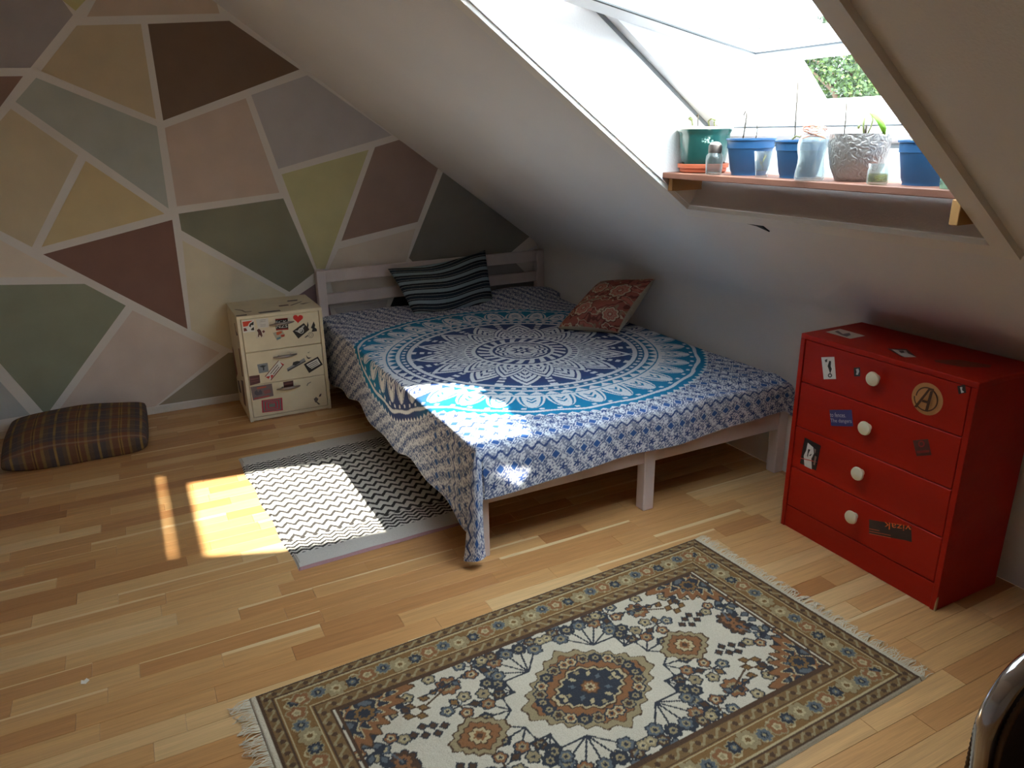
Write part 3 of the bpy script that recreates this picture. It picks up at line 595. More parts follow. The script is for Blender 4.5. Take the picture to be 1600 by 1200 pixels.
# ------------------------------------------------------------------ printed throw on the bed
def smooth(x, a, b): t = np.clip((x-a)/(b-a), 0, 1); return t*t*(3-2*t)
def mix(a, b, t): return np.asarray(a)*(1-t[..., None])+np.asarray(b)*t[..., None]
tri = lambda x: np.abs(2*(x-np.floor(x+.5)))       # 0 at whole numbers, 1 half way
def mandala(X, Y):
    """ink amount (0..1) and ink colour of the printed mandala cloth at flat position X, Y"""
    cx, cy = 1.60, 3.02
    dx, dy = X-cx, Y-cy; r = np.hypot(dx, dy); th = np.arctan2(dy, dx); T = th/(2*np.pi)
    ink = np.zeros_like(r); Rm = .845; q = r/Rm
    def put(lo, hi, v):
        m = (q >= lo) & (q < hi); ink[m] = np.broadcast_to(v, q.shape)[m]
    line = lambda c, w_: (np.abs(q-c) < w_)*1.
    put(0, .035, (q < .010) | (q > .026)); put(.035, .075, tri(T*8) > .25+(q-.035)/.05)
    put(.075, .090, 0); put(.090, .15, np.sin(q*2*np.pi/.030+1.8*np.cos(10*th)) > .25)
    put(.15, .165, 1); put(.165, .185, 0); put(.185, .25, (tri(T*22+q*6) > .5)); put(.25, .262, 1); put(.262, .285, 0)
    put(.285, .315, (tri(T*48) > .55)); put(.315, .325, 0)
    # rows of pointed petals: white blades with navy contour lines
    def petals(lo, hi, n, ph, sharp, per):
        f = q-(lo+(hi-lo)*(1-tri(T*n+ph))**sharp)
        return np.where(f < -.075, (np.sin(f*2*np.pi/per) > .35)*(tri(T*n*8) > .18), np.where(f < -.050, 0., np.where(f < -.030, 1., np.where(f < .004, 0., np.where(f < .016, 1., -1.)))))
    v1 = petals(.335, .50, 14, 0., .8, .050); v2 = petals(.40, .61, 14, .5, .75, .060)
    outer = np.where(v2 >= 0, v2, 1.-((tri(T*28+.5) > .70) & (tri(q/.045) > .45))*1.)
    put(.325, .62, np.where(v1 >= 0, v1, outer))
    put(.62, .645, 0); put(.645, .655, 1); put(.655, .675, (tri(T*80) > .45)); put(.675, .684, 1); put(.684, .706, 0)
    put(.706, .752, (q-.706)/.046 < tri(T*64)*1.0); put(.752, .760, 1); put(.760, .778, 0)
    # scale-like plumes
    u = (T*36-np.floor(T*36))-.5; k = np.clip((q-.778)/.150, 0, 1); h = .5*np.sqrt(np.clip(1-k**1.5, 0, 1)); au = np.abs(u)
    fl_ = np.where(au > h, 1., np.where(au > h*.82, 0., np.where(au > h*.66, 1., np.where(au > h*.50, 0., np.where((k > .12) & (k < .62) & (au < h*.36), (np.sin(k*26+au*30) > .1)*1., 0.)))))
    put(.778, .930, fl_); put(.930, .955, 1-(tri(T*72) > .72)*(q < .948))
    wv = .967+.006*np.sin(24*th); put(.955, 1.0, np.where(np.abs(q-wv) < .010, 0., 1.)); put(1.0, 1.022, tri(T*130) > (q-1.0)/.022)
    # small floral ground outside the roundel
    gx, gy = X/.0205, Y/.0205
    s1 = np.sin(2*np.pi*gx+1.7*np.sin(2*np.pi*gy*.5)); s2 = np.sin(2*np.pi*gy+1.7*np.sin(2*np.pi*gx*.5+1.))
    n1 = wob(X, Y, 3, 6, 110, .6)
    g = (s1*s2+.5*n1 > .0)*.95
    # border rows at the foot: diamonds, stars and vines
    bY = Y-2.092; foot = (bY < .36)
    cell = .056; rowi = np.floor((bY+.30)/cell); fy = ((bY+.30)/cell-rowi)-.5; fx = (X/cell+.5*(rowi % 2)); fx = fx-np.floor(fx)-.5
    dia = np.abs(fx)+np.abs(fy)*.9
    motif = np.where(dia < .30, 1., np.where(dia < .37, 0., np.where(np.abs(dia-.44) < .035, 1., g*.9)))
    a5 = np.arctan2(fy, fx); r5 = np.hypot(fx, fy); star = np.where(r5 < .22+.10*np.cos(5*a5), 1., np.where(r5 < .30+.10*np.cos(5*a5), 0., g*.9))
    vine = (np.abs(fy-.18*np.sin(2*np.pi*X/.05)) < .10)*1.
    rm = rowi % 4
    fb_ = np.where(rm == 2, star, np.where(rm == 0, np.maximum(vine, g*.7), motif))
    out = q >= 1.022
    ink = np.where(out, np.where(foot, fb_, g), ink)
    diamond = out & foot & (rm != 2) & (rm != 0) & (dia < .30)
    # dye: navy in the middle, turquoise to the rim at head and foot
    navy, teal, blue = lin((58, 74, 122)), lin((28, 128, 174)), lin((58, 96, 158))
    tq = smooth(q, .55, .78)*smooth(np.abs(np.sin(th-.25)), .12, .55)
    col = mix(np.broadcast_to(navy, X.shape+(3,)), np.broadcast_to(teal, X.shape+(3,)), tq)
    og = np.broadcast_to(lin((60, 82, 134)), col.shape); col = np.where(out[..., None], og, col)
    col = np.where(diamond[..., None], blue, col)
    wb = np.broadcast_to(lin((222, 226, 232)), col.shape)
    return wb*(1-ink[..., None])+col*ink[..., None]
xl, xr, yf, yh, zt = .942, 2.397, 2.094, 4.196, .430
HL, HF = .335, .205
av = np.linspace(-HL, xr-xl, 500); bv = np.linspace(-HF, yh-yf, 640); Aa, Bb = np.meshgrid(av, bv, indexing='ij')
def throw_shape(a, b):
    s, t = np.maximum(-a, 0), np.maximum(-b, 0)
    s = s*(1+.06*np.sin(b*7+1)+.03*np.sin(b*17)); ta = np.clip(a/1.46, 0, 1); t = t*(1-.27*ta+.03*np.sin(a*9))
    rho = np.hypot(s, t); phi = np.arctan2(t, s); s2 = np.where((s > 0) & (t > 0), np.sin(2*phi), 0)
    e_ = 1-np.exp(-rho/.022); drop = rho-.020*e_; out = .020*e_+.02*rho
    fold = .005*np.sin(b*13+2*np.sin(b*4))*np.clip(s/.2, 0, 1)*(t == 0)+.006*np.sin(a*16+1)*np.clip(t/.12, 0, 1)*(s == 0)
    x = xl+np.maximum(a, 0)-(out+fold)*np.cos(phi)*(rho > 0); y = yf+np.maximum(b, 0)-(out+fold)*np.sin(phi)*(rho > 0)
    # the corner falls as a broad flap beside the bed leg
    cn = (s > 0) & (t > 0); ss, tt = np.clip(s/HL, 0, 1.1), np.clip(t/HF, 0, 1.1); k_ = smooth(t, 0, .03)
    x = x+np.where(cn, ss*(-.066*k_+.085*tt), 0); y = y-np.where(cn, ss*(.040*np.sin(np.pi*np.clip(tt, 0, 1))+.030*tt), 0)
    drop = drop+np.where(cn, np.maximum(.415-rho, 0)*ss**3*k_, 0)
    ed = np.minimum(np.minimum(np.maximum(a, 0), np.maximum(b, 0)), .06)/.06
    z = zt+.008*ed+wob(a, b, 5, 5, 5., .0022)*ed
    z = z+.055*np.exp(-(((a-1.20)/.30)**2+((b-2.02)/.16)**2))          # pillow end hidden under the throw
    z = z+.020*np.exp(-(((a-.25)/.35)**2+((b-2.05)/.10)**2))
    z = z-drop
    # slack folds across the foot end
    z = z+.006*np.sin((b+.25*a)*34)*np.exp(-((b-.02)/.10)**2)*smooth(a, .5, 1.1)
    # right hand edge eases down by the wall
    z = z-.03*smooth(a, xr-xl-.05, xr-xl)*(b < 1.9)
    return np.stack([np.minimum(x, 2.399), y, np.maximum(z, .012)], -1)
m_throw = colmat('mandala_cotton', .85, .1, 500)
tag(gridmesh('bed_throw', throw_shape(Aa, Bb), mandala(xl+Aa, yf+Bb), m_throw), 'blue and white cotton throw with a large mandala draped over the bed', 'throw')

# ------------------------------------------------------------------ cushions
def cushion(name, BL, BR, TR, TL, thick, colfn, n=140, m=100, pinch=.03, back=1., sharp=.42, lump=.012, seed=1, zmin=None, parent=None, matn=None):
    u, v = np.meshgrid(np.linspace(0, 1, n), np.linspace(0, 1, m), indexing='ij')
    BL, BR, TR, TL = map(np.array, (BL, BR, TR, TL))
    uu = u+pinch*np.sin(np.pi*v)*(1-2*u)*1.0; vv = v+pinch*np.sin(np.pi*u)*(1-2*v)
    base = BL*((1-uu)*(1-vv))[..., None]+BR*(uu*(1-vv))[..., None]+TR*(uu*vv)[..., None]+TL*((1-uu)*vv)[..., None]
    nrm = np.cross((BR-BL)+(TR-TL), (TL-BL)+(TR-BR)); nrm = nrm/np.linalg.norm(nrm)
    h = (np.sin(np.pi*u)*np.sin(np.pi*v))**sharp*thick/2; h = h*(1+lump/thick*wob(u, v, seed, 4, 5, 1.))
    Ps, Cs = [], []
    for sgn in (1, -1):
        P = base+nrm*(h*(sgn if sgn > 0 else -back))[..., None]
        if zmin is not None: P[..., 2] = np.maximum(P[..., 2], zmin)
        Ps.append(P); Cs.append(colfn(u, v, sgn))
    P = np.concatenate([Ps[0], Ps[1][::-1]], 0); Cc = np.concatenate([Cs[0], Cs[1][::-1]], 0)
    return P, Cc
def striped(u, v, s):
    # bands run along the length; y in units of the repeat
    t = (v+.06*np.sin(2*np.pi*u-.6))*5.2; f = t-np.floor(t)
    blk, teal, grey, lt = lin((34, 36, 42)), lin((40, 52, 64)), lin((138, 156, 162)), lin((150, 158, 158))
    col = np.broadcast_to(blk, u.shape+(3,)).copy()
    band = (f > .06) & (f < .38); col[band] = grey
    for c_ in (.52, .84): ln = np.abs(f-c_) < .022; col[ln] = lt
    dk = (f > .60) & (f < .76); col[dk] = teal
    return col
yt, yb2 = 4.165, 3.985
pl_c = [plane(650, 497, 1, yb2), plane(771, 478, 1, yb2+.03), plane(758, 391, 1, yt), plane(606, 420, 1, yt-.02)]
P, Cc = cushion('p', *pl_c, .17, striped, n=200, m=250, pinch=.012, seed=4, lump=.02)
ug = np.concatenate([np.linspace(0, 1, 200), np.linspace(1, 0, 200)])[:, None]; vg = np.linspace(0, 1, 250)[None, :]
P[..., 2] += -.022*np.sin(np.pi*ug)*vg+.012*np.sin(2*np.pi*ug+.4)*np.sin(np.pi*vg)
P[..., 1] = np.minimum(P[..., 1], 4.196); P[..., 2] = np.maximum(P[..., 2], .442)
tag(gridmesh('pillow', P, Cc, colmat('striped_cotton', .9, .12, 400)), 'black pillow with grey and teal stripes leaning on the headboard', 'pillow')
def paisley(u, v, s):
    x, y_ = u*.36, v*.40
    if s < 0: return np.broadcast_to(lin((170, 158, 140)), u.shape+(3,)).copy()
    base, rust, cream, dark, ol = lin((158, 92, 80)), lin((182, 112, 98)), lin((198, 178, 152)), lin((112, 62, 56)), lin((150, 124, 102))
    col = np.broadcast_to(base, u.shape+(3,)).copy()
    n1 = wob(x, y_, 9, 5, 40, .5); n2 = wob(x, y_, 12, 5, 55, .5)
    col[np.abs(n1) < .16] = dark; col[(n1 > .55)] = ol; col[(n2 > .75)] = rust; col[np.abs(n2-.3) < .09] = cream
    for (cx, cy, R) in ((.11, .12, .055), (.25, .27, .06), (.10, .30, .05), (.29, .09, .045)):
        dx, dy = x-cx, y_-cy; r = np.hypot(dx, dy); th = np.arctan2(dy, dx); e_ = R*(.8+.2*np.abs(np.cos(4*th)))
        col[r < e_*1.12] = dark; col[r < e_] = cream; col[r < e_*.8] = rust; col[(r < e_*.62) & (np.abs(np.sin(8*th)) < .35)] = cream; col[r < e_*.35] = base; col[r < e_*.18] = cream
    ed = (u < .012) | (u > .988) | (v < .012) | (v > .988); col[ed] = lin((170, 158, 140))
    return col
pc_ = [plane(872, 513, 2, .447), plane(966, 521, 2, .452), plane(1024, 436, 0, 2.33), plane(938, 440, 0, 2.25)]
P, Cc = cushion('p', *pc_, .15, paisley, n=180, m=180, pinch=.02, seed=8)
P[..., 2] = np.maximum(P[..., 2], .440); P[..., 0] = np.minimum(P[..., 0], 2.398)
tag(gridmesh('cushion', P, Cc, colmat('paisley_cotton', .9, .12, 400)), 'rust red paisley cushion propped on the bed against the white wall', 'cushion')
def plaid(u, v, s):
    x, y_ = u*.60, v*.52; f = x/.178; f = f-np.floor(f); g = y_/.15; g = g-np.floor(g)
    base, navy, ochre, red, olive = lin((98, 80, 66)), lin((76, 68, 72)), lin((160, 128, 68)), lin((128, 72, 48)), lin((104, 88, 62))
    col = np.broadcast_to(base, u.shape+(3,)).copy()
    def lay(m_, c_, w_): col[m_] = col[m_]*(1-w_)+c_*w_
    lay((f > .10) & (f < .40), navy, .7); lay((f > .55) & (f < .92), red, .45)
    lay((f > .22) & (f < .275), ochre, .7); lay(((f > .50) & (f < .56)) | ((f > .92) & (f < .98)), ochre, .5); lay((np.abs(f-.72) < .012) | (np.abs(f-.78) < .012), ochre, .6); lay(np.abs(f-.75) < .012, lin((40, 26, 22)), .7)
    lay((g > .05) & (g < .30), red, .30); lay((g > .30) & (g < .55), navy, .45); lay(np.abs(g-.72) < .02, lin((150, 130, 104)), .45); lay(np.abs(g-.12) < .02, lin((150, 130, 104)), .45); lay(np.abs(g-.42) < .02, lin((150, 130, 104)), .35)
    return col
P, Cc = cushion('p', (-.655, 3.745, .045), (-.060, 3.725, .045), (-.040, 4.205, .075), (-.645, 4.235, .075), .185, plaid, n=180, m=150, pinch=-.012, sharp=.24, lump=.016, seed=3, zmin=.001)
P[..., 1] = np.minimum(P[..., 1], YB-.010)
tag(gridmesh('floor_cushion', P, Cc, colmat('plaid_wool', .95, .15, 300)), 'brown plaid floor cushion lying on the parquet by the mosaic wall', 'cushion')

# ------------------------------------------------------------------ zigzag runner beside the bed
def zig(X, Y, L):
    white, dark = lin((214, 208, 198)), lin((58, 54, 52)); end = .105
    tw = tri(X/.047)*.5; d = np.minimum(Y, L-Y); t = Y-end
    wide = .0545; f = (Y+.060*tw)/wide; f = f-np.floor(f); lineW = (np.abs(f-.5) < .20)
    thin = (Y+.034*tw)/.0235; thin = thin-np.floor(thin); lineT = np.abs(thin-.5) < .27
    dense = d < .215
    ink = np.where(dense, lineT, lineW) & (d > end)
    col = np.where(ink[..., None], dark, white)
    col = np.where((d < end)[..., None], lin((196, 190, 182)), col)
    return np.where((Y < .014)[..., None], lin((168, 128, 130)), col)
c00, c01, c10 = np.array([.351, 2.327]), np.array([.303, 3.416]), np.array([1.08, 2.352])
nL, nW = 360, 250; uu, vv = np.meshgrid(np.linspace(0, 1, nW), np.linspace(0, 1, nL), indexing='ij'); LR = np.linalg.norm(c01-c00); WR = np.linalg.norm(c10-c00)
XY = c00+uu[..., None]*(c10-c00)+vv[..., None]*(c01-c00)
XY = XY+np.stack([.004*np.sin(vv*21)*(uu < .02), np.zeros_like(uu)], -1)
zz = .0065+.0012*np.sin(vv*30+uu*4)+.0008*np.sin(uu*22)
edge = np.minimum(np.minimum(uu, 1-uu)*WR, np.minimum(vv, 1-vv)*LR); zz = np.where(edge < .004, .001, zz)
tag(gridmesh('zigzag_rug', np.concatenate([XY, zz[..., None]], -1), zig(uu*WR, vv*LR, LR), colmat('flat_woven_cotton', .95, .3, 260)), 'black and white zigzag cotton rug on the parquet beside the bed', 'rug')

# ------------------------------------------------------------------ oriental rug
def oriental(nx, ny, Lx, Ly):
    """quarter pattern mirrored about both middle lines; returns linear colours (nx, ny, 3)"""
    x = np.linspace(-Lx/2, Lx/2, nx); y_ = np.linspace(-Ly/2, Ly/2, ny); X, Y = np.meshgrid(np.abs(x), np.abs(y_), indexing='ij')
    cream, ochre, navy, tan, rust, slate, brown, sand = [lin(c) for c in ((196, 186, 166), (128, 97, 60), (58, 60, 66), (148, 132, 100), (136, 95, 63), (94, 100, 104), (84, 64, 50), (180, 162, 126))]
    C_ = np.broadcast_to(cream, X.shape+(3,)).copy()
    C_ *= (1+.03*wob(X, Y, 21, 4, 30, .5))[..., None]
    def disc(cx, cy, r, c, sx=1., sy=1.): C_[np.hypot((X-cx)/sx, (Y-cy)/sy) < r] = c
    def flower(cx, cy, R, n=6, ph=0., c1=rust, c2=sand, out=navy):
        k = (np.abs(X-cx) < R*1.5) & (np.abs(Y-cy) < R*1.5)
        dx, dy = X[k]-cx, Y[k]-cy; r = np.hypot(dx, dy); th = np.arctan2(dy, dx)+ph; e_ = R*(.72+.28*np.abs(np.cos(n/2*th))); s_ = C_[k]
        s_[r < e_+.0045] = out; s_[r < e_] = c1; s_[(r < e_*.62)] = c2; s_[r < e_*.30] = out; C_[k] = s_
    def leaf(cx, cy, l, w_, a, c, out=navy):
        k = (np.abs(X-cx) < l*1.6) & (np.abs(Y-cy) < l*1.6); dx, dy = X[k]-cx, Y[k]-cy
        p, q_ = dx*np.cos(a)+dy*np.sin(a), -dx*np.sin(a)+dy*np.cos(a); e_ = np.abs(p)/l+np.abs(q_)/w_; s_ = C_[k]; s_[e_ < 1.28] = out; s_[e_ < .8] = c; C_[k] = s_
    def seg(x0, y0, x1, y1, w_, c):
        dx, dy = x1-x0, y1-y0; L2 = dx*dx+dy*dy; t = np.clip(((X-x0)*dx+(Y-y0)*dy)/L2, 0, 1); d = np.hypot(X-x0-t*dx, Y-y0-t*dy); C_[d < w_] = c
    def spray(x0, y0, a0, n, l, spread, cols, R=.017, stem=navy):
        for i in range(n):
            a = a0+(i-(n-1)/2)*spread/max(n-1, 1); ll = l*(1-.18*abs(i-(n-1)/2)/max(n, 1)); x1, y1 = x0+ll*math.cos(a), y0+ll*math.sin(a)
            seg(x0, y0, x1, y1, .0028, stem); flower(x1, y1, R, 6, a, cols[i % len(cols)], tan)
    fx, fy = Lx/2-.185, Ly/2-.165                                  # edge of the cream field
    # scattered sprays and blossoms of the field
    spray(.11, .135, math.radians(66), 6, .105, 2.3, [navy, slate, rust, navy, tan, slate], .0215); spray(.225, .035, .5, 4, .070, 2.2, [tan, navy, slate, brown], .017); spray(.185, .085, .75, 4, .085, 1.5, [rust, tan, navy, slate], .018)
    flower(.325, .20, .034, 8, 0, rust, tan); seg(.325, .20, .40, .165, .003, brown)
    for (a, b_) in ((.415, .16), (.445, .18), (.43, .135), (.40, .19), (.46, .15)): leaf(a, b_, .015, .011, .6, ochre, brown)
    for (a, b_) in ((.395, .075), (.42, .09), (.445, .10), (.42, .06), (.45, .07), (.475, .085)): leaf(a, b_, .012, .012, .2, brown, navy)
    flower(.53, .02, .036, 8, .3, brown, rust); seg(.53, .02, .56, .10, .003, slate)
    for k in range(5): flower(.50+.028*k, .085+.02*math.sin(k*1.7), .016, 5, k, [tan, rust, slate][k % 3], sand)
    for k in range(9): leaf(.575+.018*math.cos(k*2.1), .015+.017*k, .017, .011, k*.7, [slate, navy, slate][k % 3])
    for k in range(5): flower(.04+.043*k, fy-.035+.008*math.cos(k*2), .019, 6, k, [brown, navy, slate][k % 3], tan)
    for k in range(4): leaf(.27+.033*k, fy-.06-.012*(k % 2), .014, .010, k, [ochre, slate, brown][k % 3]); 
    seg(.26, fy-.055, .40, fy-.075, .0028, navy)
    for k in range(7): leaf(.44+.026*k, fy-.055-.016*(k % 3)-.012*k*.4, .015, .011, k*1.1, [slate, navy, tan][k % 3])
    rq = np.random.default_rng(14)
    for (a, b_, aa) in ((.05, .245, 1.2), (.235, .235, .6), (.33, .115, 0.), (.475, .215, .9), (.565, .19, 2.), (.36, .29, 2.4), (.13, .30, .2), (.50, .30, 1.4)):
        n_ = rq.integers(3, 6)
        for i in range(n_):
            t = aa+i*1.15; r_ = rq.uniform(.020, .044); seg(a, b_, a+r_*math.cos(t), b_+r_*math.sin(t), .0022, [navy, brown, slate][i % 3])
            (leaf(a+r_*math.cos(t), b_+r_*math.sin(t), .017, .012, t, [slate, ochre, tan, brown][i % 4]) if i % 2 else flower(a+r_*math.cos(t), b_+r_*math.sin(t), .017, 5, t, [slate, rust, tan][i % 3], sand))
    # side pendants
    def medal(cx, rx, ry, n, amp, layers):
        dx, dy = (X-cx)/rx, Y/ry; r = np.abs(dx)**1.25+np.abs(dy)**1.25; r = r**(1/1.25); th = np.arctan2(dy, dx); r = r*(1+amp*np.cos(n*th))
        for lim, c in layers: C_[r < lim] = c
        return r
    medal(.335, .078, .064, 14, .06, [(1.1, brown), (1.02, tan), (.80, brown), (.74, rust)]); flower(.335, 0., .028, 8, 0, sand, rust, brown); C_[np.hypot(X-.335, Y) < .008] = brown
    # central medallion
    medal(0, .208, .166, 22, .045, [(1.00, brown), (.975, tan), (.86, brown), (.84, rust)])
    for k in range(6):
        a = math.radians(8+k*15.5); flower(.142*math.cos(a), .108*math.sin(a), .0165, 6, a, [navy, tan, sand][k % 3], [tan, brown, rust][k % 3])
    rr = medal(0, .124, .088, 16, .06, [(1.0, brown), (.94, sand), (.87, navy)])
    for (a, b_) in ((.042, .024), (.068, 0.), (.026, .046), (0., .062), (.085, .008)): leaf(a, b_, .015, .009, .7, [tan, slate, sand][int(a*100) % 3], navy)
    flower(0, 0, .024, 8, 0, rust, sand, brown)
    # spandrels in the corners of the field
    sx_, sy_ = fx-X, fy-Y; ins = (sx_ > 0) & (sy_ > 0); d = (np.maximum(sx_, 0)/.20)**1.1+(np.maximum(sy_, 0)/.165)**1.1+.11*np.cos(26*np.arctan2(sy_, sx_+1e-6))
    C_[ins & (d < 1.10)] = brown; C_[ins & (d < 1.05)] = rust; C_[ins & (d < .82)] = sand; C_[ins & (d < .78)] = navy
    nz = wob(X, Y, 33, 2, 75, .6); C_[ins & (d < .74) & (np.abs(nz) < .10)] = sand; C_[ins & (d < .74) & (np.abs(nz-.18) < .06)] = rust; C_[ins & (d < .74) & (nz < -.62)] = slate
    flower(fx-.062, fy-.052, .028, 8, 0, ochre, navy, navy)
    edge_ = ins & ((sx_ < .008) | (sy_ < .008)); C_[edge_ & ((sx_ < .2) | True)] = brown
    # borders, measured from the rug edge; the short ends end in a plain woven strip
    ex, ey = Lx/2-X-.022, Ly/2-Y-.006
    e_ = np.minimum(ex, ey); al = np.where(ex < ey, Y, X)
    bd = e_ < .157
    C_[bd] = ochre
    def guard(lo, hi):
        m_ = (e_ > lo) & (e_ < hi); f = (e_-lo)/(hi-lo); C_[m_] = lin((122, 96, 64))
        v = np.abs(f-.5-.25*np.sin(al*2*np.pi/.042)) < .13; C_[m_ & v] = tan
        dd = np.hypot((al/.042-np.floor(al/.042)-.5)*.042, (f-.5)*(hi-lo)) < .0075; C_[m_ & dd] = brown
        C_[(np.abs(e_-lo) < .0028) | (np.abs(e_-hi) < .0028)] = brown
    guard(.004, .034); guard(.118, .154)
    C_[np.abs(e_-.040) < .0024] = sand; C_[np.abs(e_-.112) < .0024] = sand
    per = .185; k0 = al/per; kk = k0-np.floor(k0)
    mid = .076
    def bflower(off, R, n, c1, c2, out):
        dx, dy = (kk-off)*per, e_-mid-.006*math.sin(off*9); r = np.hypot(dx, dy); th = np.arctan2(dy, dx); g = R*(.72+.28*np.abs(np.cos(n/2*th))); m_ = bd & (e_ > .042) & (e_ < .110)
        C_[m_ & (r < g+.004)] = out; C_[m_ & (r < g)] = c1; C_[m_ & (r < g*.5)] = c2; C_[m_ & (r < g*.25)] = out
    vn = bd & (e_ > .044) & (e_ < .108) & (np.abs(e_-mid-.022*np.sin(al*2*np.pi/per*2)) < .0028); C_[vn] = sand
    bflower(.17, .032, 7, tan, sand, ochre*.8); bflower(.42, .021, 8, slate, navy, sand*.7); bflower(.68, .026, 5, rust, sand, tan); bflower(.92, .020, 8, navy, slate, sand*.7)
    C_[(ex < 0)] = lin((198, 186, 164)); C_[(ey < 0)] = lin((186, 172, 146))
    C_[(np.abs(ex+.002) < .002)] = brown
    return C_
RL, RWd = 1.60, .872; nx, ny = 540, 296
rc = np.array([.921, 1.366]); ang = math.radians(2.4); ax_ = np.array([math.cos(ang), math.sin(ang)]); ay_ = np.array([-math.sin(ang*1.5), math.cos(ang*1.5)])
uu, vv = np.meshgrid(np.linspace(-RL/2, RL/2, nx), np.linspace(-RWd/2, RWd/2, ny), indexing='ij')
XY = rc+uu[..., None]*ax_+vv[..., None]*ay_
ed = np.minimum(RL/2-np.abs(uu), RWd/2-np.abs(vv)); zz = .009*smooth(ed, -.001, .008)+.0006*rng.standard_normal(uu.shape)*(ed > .006); zz = np.maximum(zz, .0008)
orug = root('oriental_rug', (rc[0], rc[1], 0), 'cream oriental rug with ochre border and medallion, fringed at both ends', 'rug')
gridmesh('pile', np.concatenate([XY, zz[..., None]], -1), oriental(nx, ny, RL, RWd), colmat('wool_pile', .97, .5, 420, .1, .14), orug)
m_fringe = mat('cotton_fringe', (208, 196, 172), .95, noise=.12, nscale=40)
for sgn in (-1, 1):
    V, Fc = [], []; n_t = 230
    for i in range(n_t):
        v0 = -RWd/2+RWd*(i+.5)/n_t+rng.normal(0, .001); clump = .022*math.sin(i*.55)+.012*math.sin(i*.21+1); l = (.058 if sgn < 0 else .045)*rng.uniform(.7, 1.15); bend = clump*.5+rng.normal(0, .006); curl = rng.normal(0, .012)
        prev = None
        for k in range(6):
            t = k/5; pu = sgn*(RL/2-.003+l*t*(1-.12*t)); pv = v0+bend*t*t+curl*t*math.sin(3*t); hgt = .0035+.004*math.sin(math.pi*t)*rng.uniform(.3, 1.)
            p = rc+pu*ax_+pv*ay_; wd = .0016*(1-.5*t); a_ = np.array([*(p-ay_*wd), hgt]); b_ = np.array([*(p+ay_*wd), hgt]); c_ = np.array([*p, hgt+.0016])
            o = len(V); V += [a_, c_, b_]
            if k: Fc += [(o-3, o-2, o+1, o), (o-2, o-1, o+2, o+1)]
    raw('fringe', V, Fc, m_fringe, orug, kind='stuff', smooth=True)

# ------------------------------------------------------------------ plant shelf in the window opening
SZ, SX0 = 1.290, 1.662
m_shelf = mat('reddish_board', (128, 84, 66), .65, noise=.18, nscale=10, stretch=(1, .15, 1), bump=.1)
m_block = mat('pine_block', (186, 140, 84), .6, noise=.08, nscale=10)
tag(B().box((SX0, WY0+.002, SZ-.019), (1.845, WY1-.002, SZ), .002).done('shelf_board', m_shelf), 'narrow reddish wooden shelf board spanning the roof window opening', 'shelf')
tag(B().box((1.69, WY1-.022, SZ-.062), (1.822, WY1, SZ-.019), .0015).done('shelf_batten', m_block), 'wooden batten under the shelf end below the green pot', 'batten')
nb = plane(1510, 330, 1, WY0+.02)
tag(B().box((1.655, WY0, SZ-.075), (1.80, WY0+.022, SZ-.019), .0015).done('shelf_batten', m_block), 'short yellow wooden batten under the shelf end below the mint cup', 'batten')
m_soil = mat('dry_soil', (86, 68, 54), .95, noise=.2, nscale=60, bump=.4, bscale=120)
m_blue = mat('blue_plastic', (40, 88, 132), .45, noise=.03)
m_green = mat('green_glaze', (34, 78, 72), .18, noise=.12, nscale=18, coat=.3)
m_terra = mat('terracotta_plastic', (196, 104, 70), .6)
m_twig = mat('dry_twig', (70, 62, 50), .8); m_leaf = mat('fresh_leaf', (110, 160, 36), .5, noise=.1, nscale=20); m_pale = mat('pale_leaf', (130, 138, 84), .6)
m_creamrim = mat('cream_glaze', (214, 204, 186), .3)
def hammered():
    m, nt, b = newmat('hammered_silver_glaze'); b.inputs['Base Color'].default_value = c4((160, 156, 152)); b.inputs['Metallic'].default_value = .55; b.inputs['Roughness'].default_value = .33
    tc = nt.nodes.new('ShaderNodeTexCoord'); v = nt.nodes.new('ShaderNodeTexNoise'); v.inputs['Scale'].default_value = 55; v.inputs['Detail'].default_value = 1; v.inputs['Distortion'].default_value = 1.6
    nt.links.new(tc.outputs['Object'], v.inputs['Vector']); bp = nt.nodes.new('ShaderNodeBump'); bp.inputs['Strength'].default_value = .7; bp.inputs['Distance'].default_value = .008
    nt.links.new(v.outputs['Fac'], bp.inputs['Height']); nt.links.new(bp.outputs[0], b.inputs['Normal']); return m
def pot(c, prof, m, label, soil_r, soil_z, group=None, rim=None):
    r0 = root('potted_plant', tuple(c), label, 'plant', group)
    B().lathe(c, prof, 40).done('pot', m, r0, smooth=35)
    B().lathe(c, [(0, soil_z+.004), (soil_r*.5, soil_z+.003), (soil_r, soil_z), (soil_r, soil_z-.006), (0, soil_z-.006)], 28).done('soil', m_soil, r0, smooth=40)
    if rim: B().lathe(c, rim, 40).done('rim', m_creamrim, r0, smooth=40)
    return r0
def bluep(R, H): return [(0, .003), (R*.62, .003), (R*.66, 0), (R*.70, 0), (R*.70, .006), (R*.74, .012), (R*.755, .016), (R*.76, .0165), (R*.90, H-.030), (R*.905, H-.029), (R*.935, H-.028), (R*.95, H-.006), (R*1.0, H-.005), (R*1.0, H), (R*.93, H), (R*.91, H-.02), (R*.72, .02), (0, .02)]
def twig(par, pts, x, r=.0012, m=None):
    r = r*1.9
    P = [plane(u, v, 0, x) for u, v in pts]; B().tube(P, r, 6).done('stem', m or m_twig, par, smooth=True)
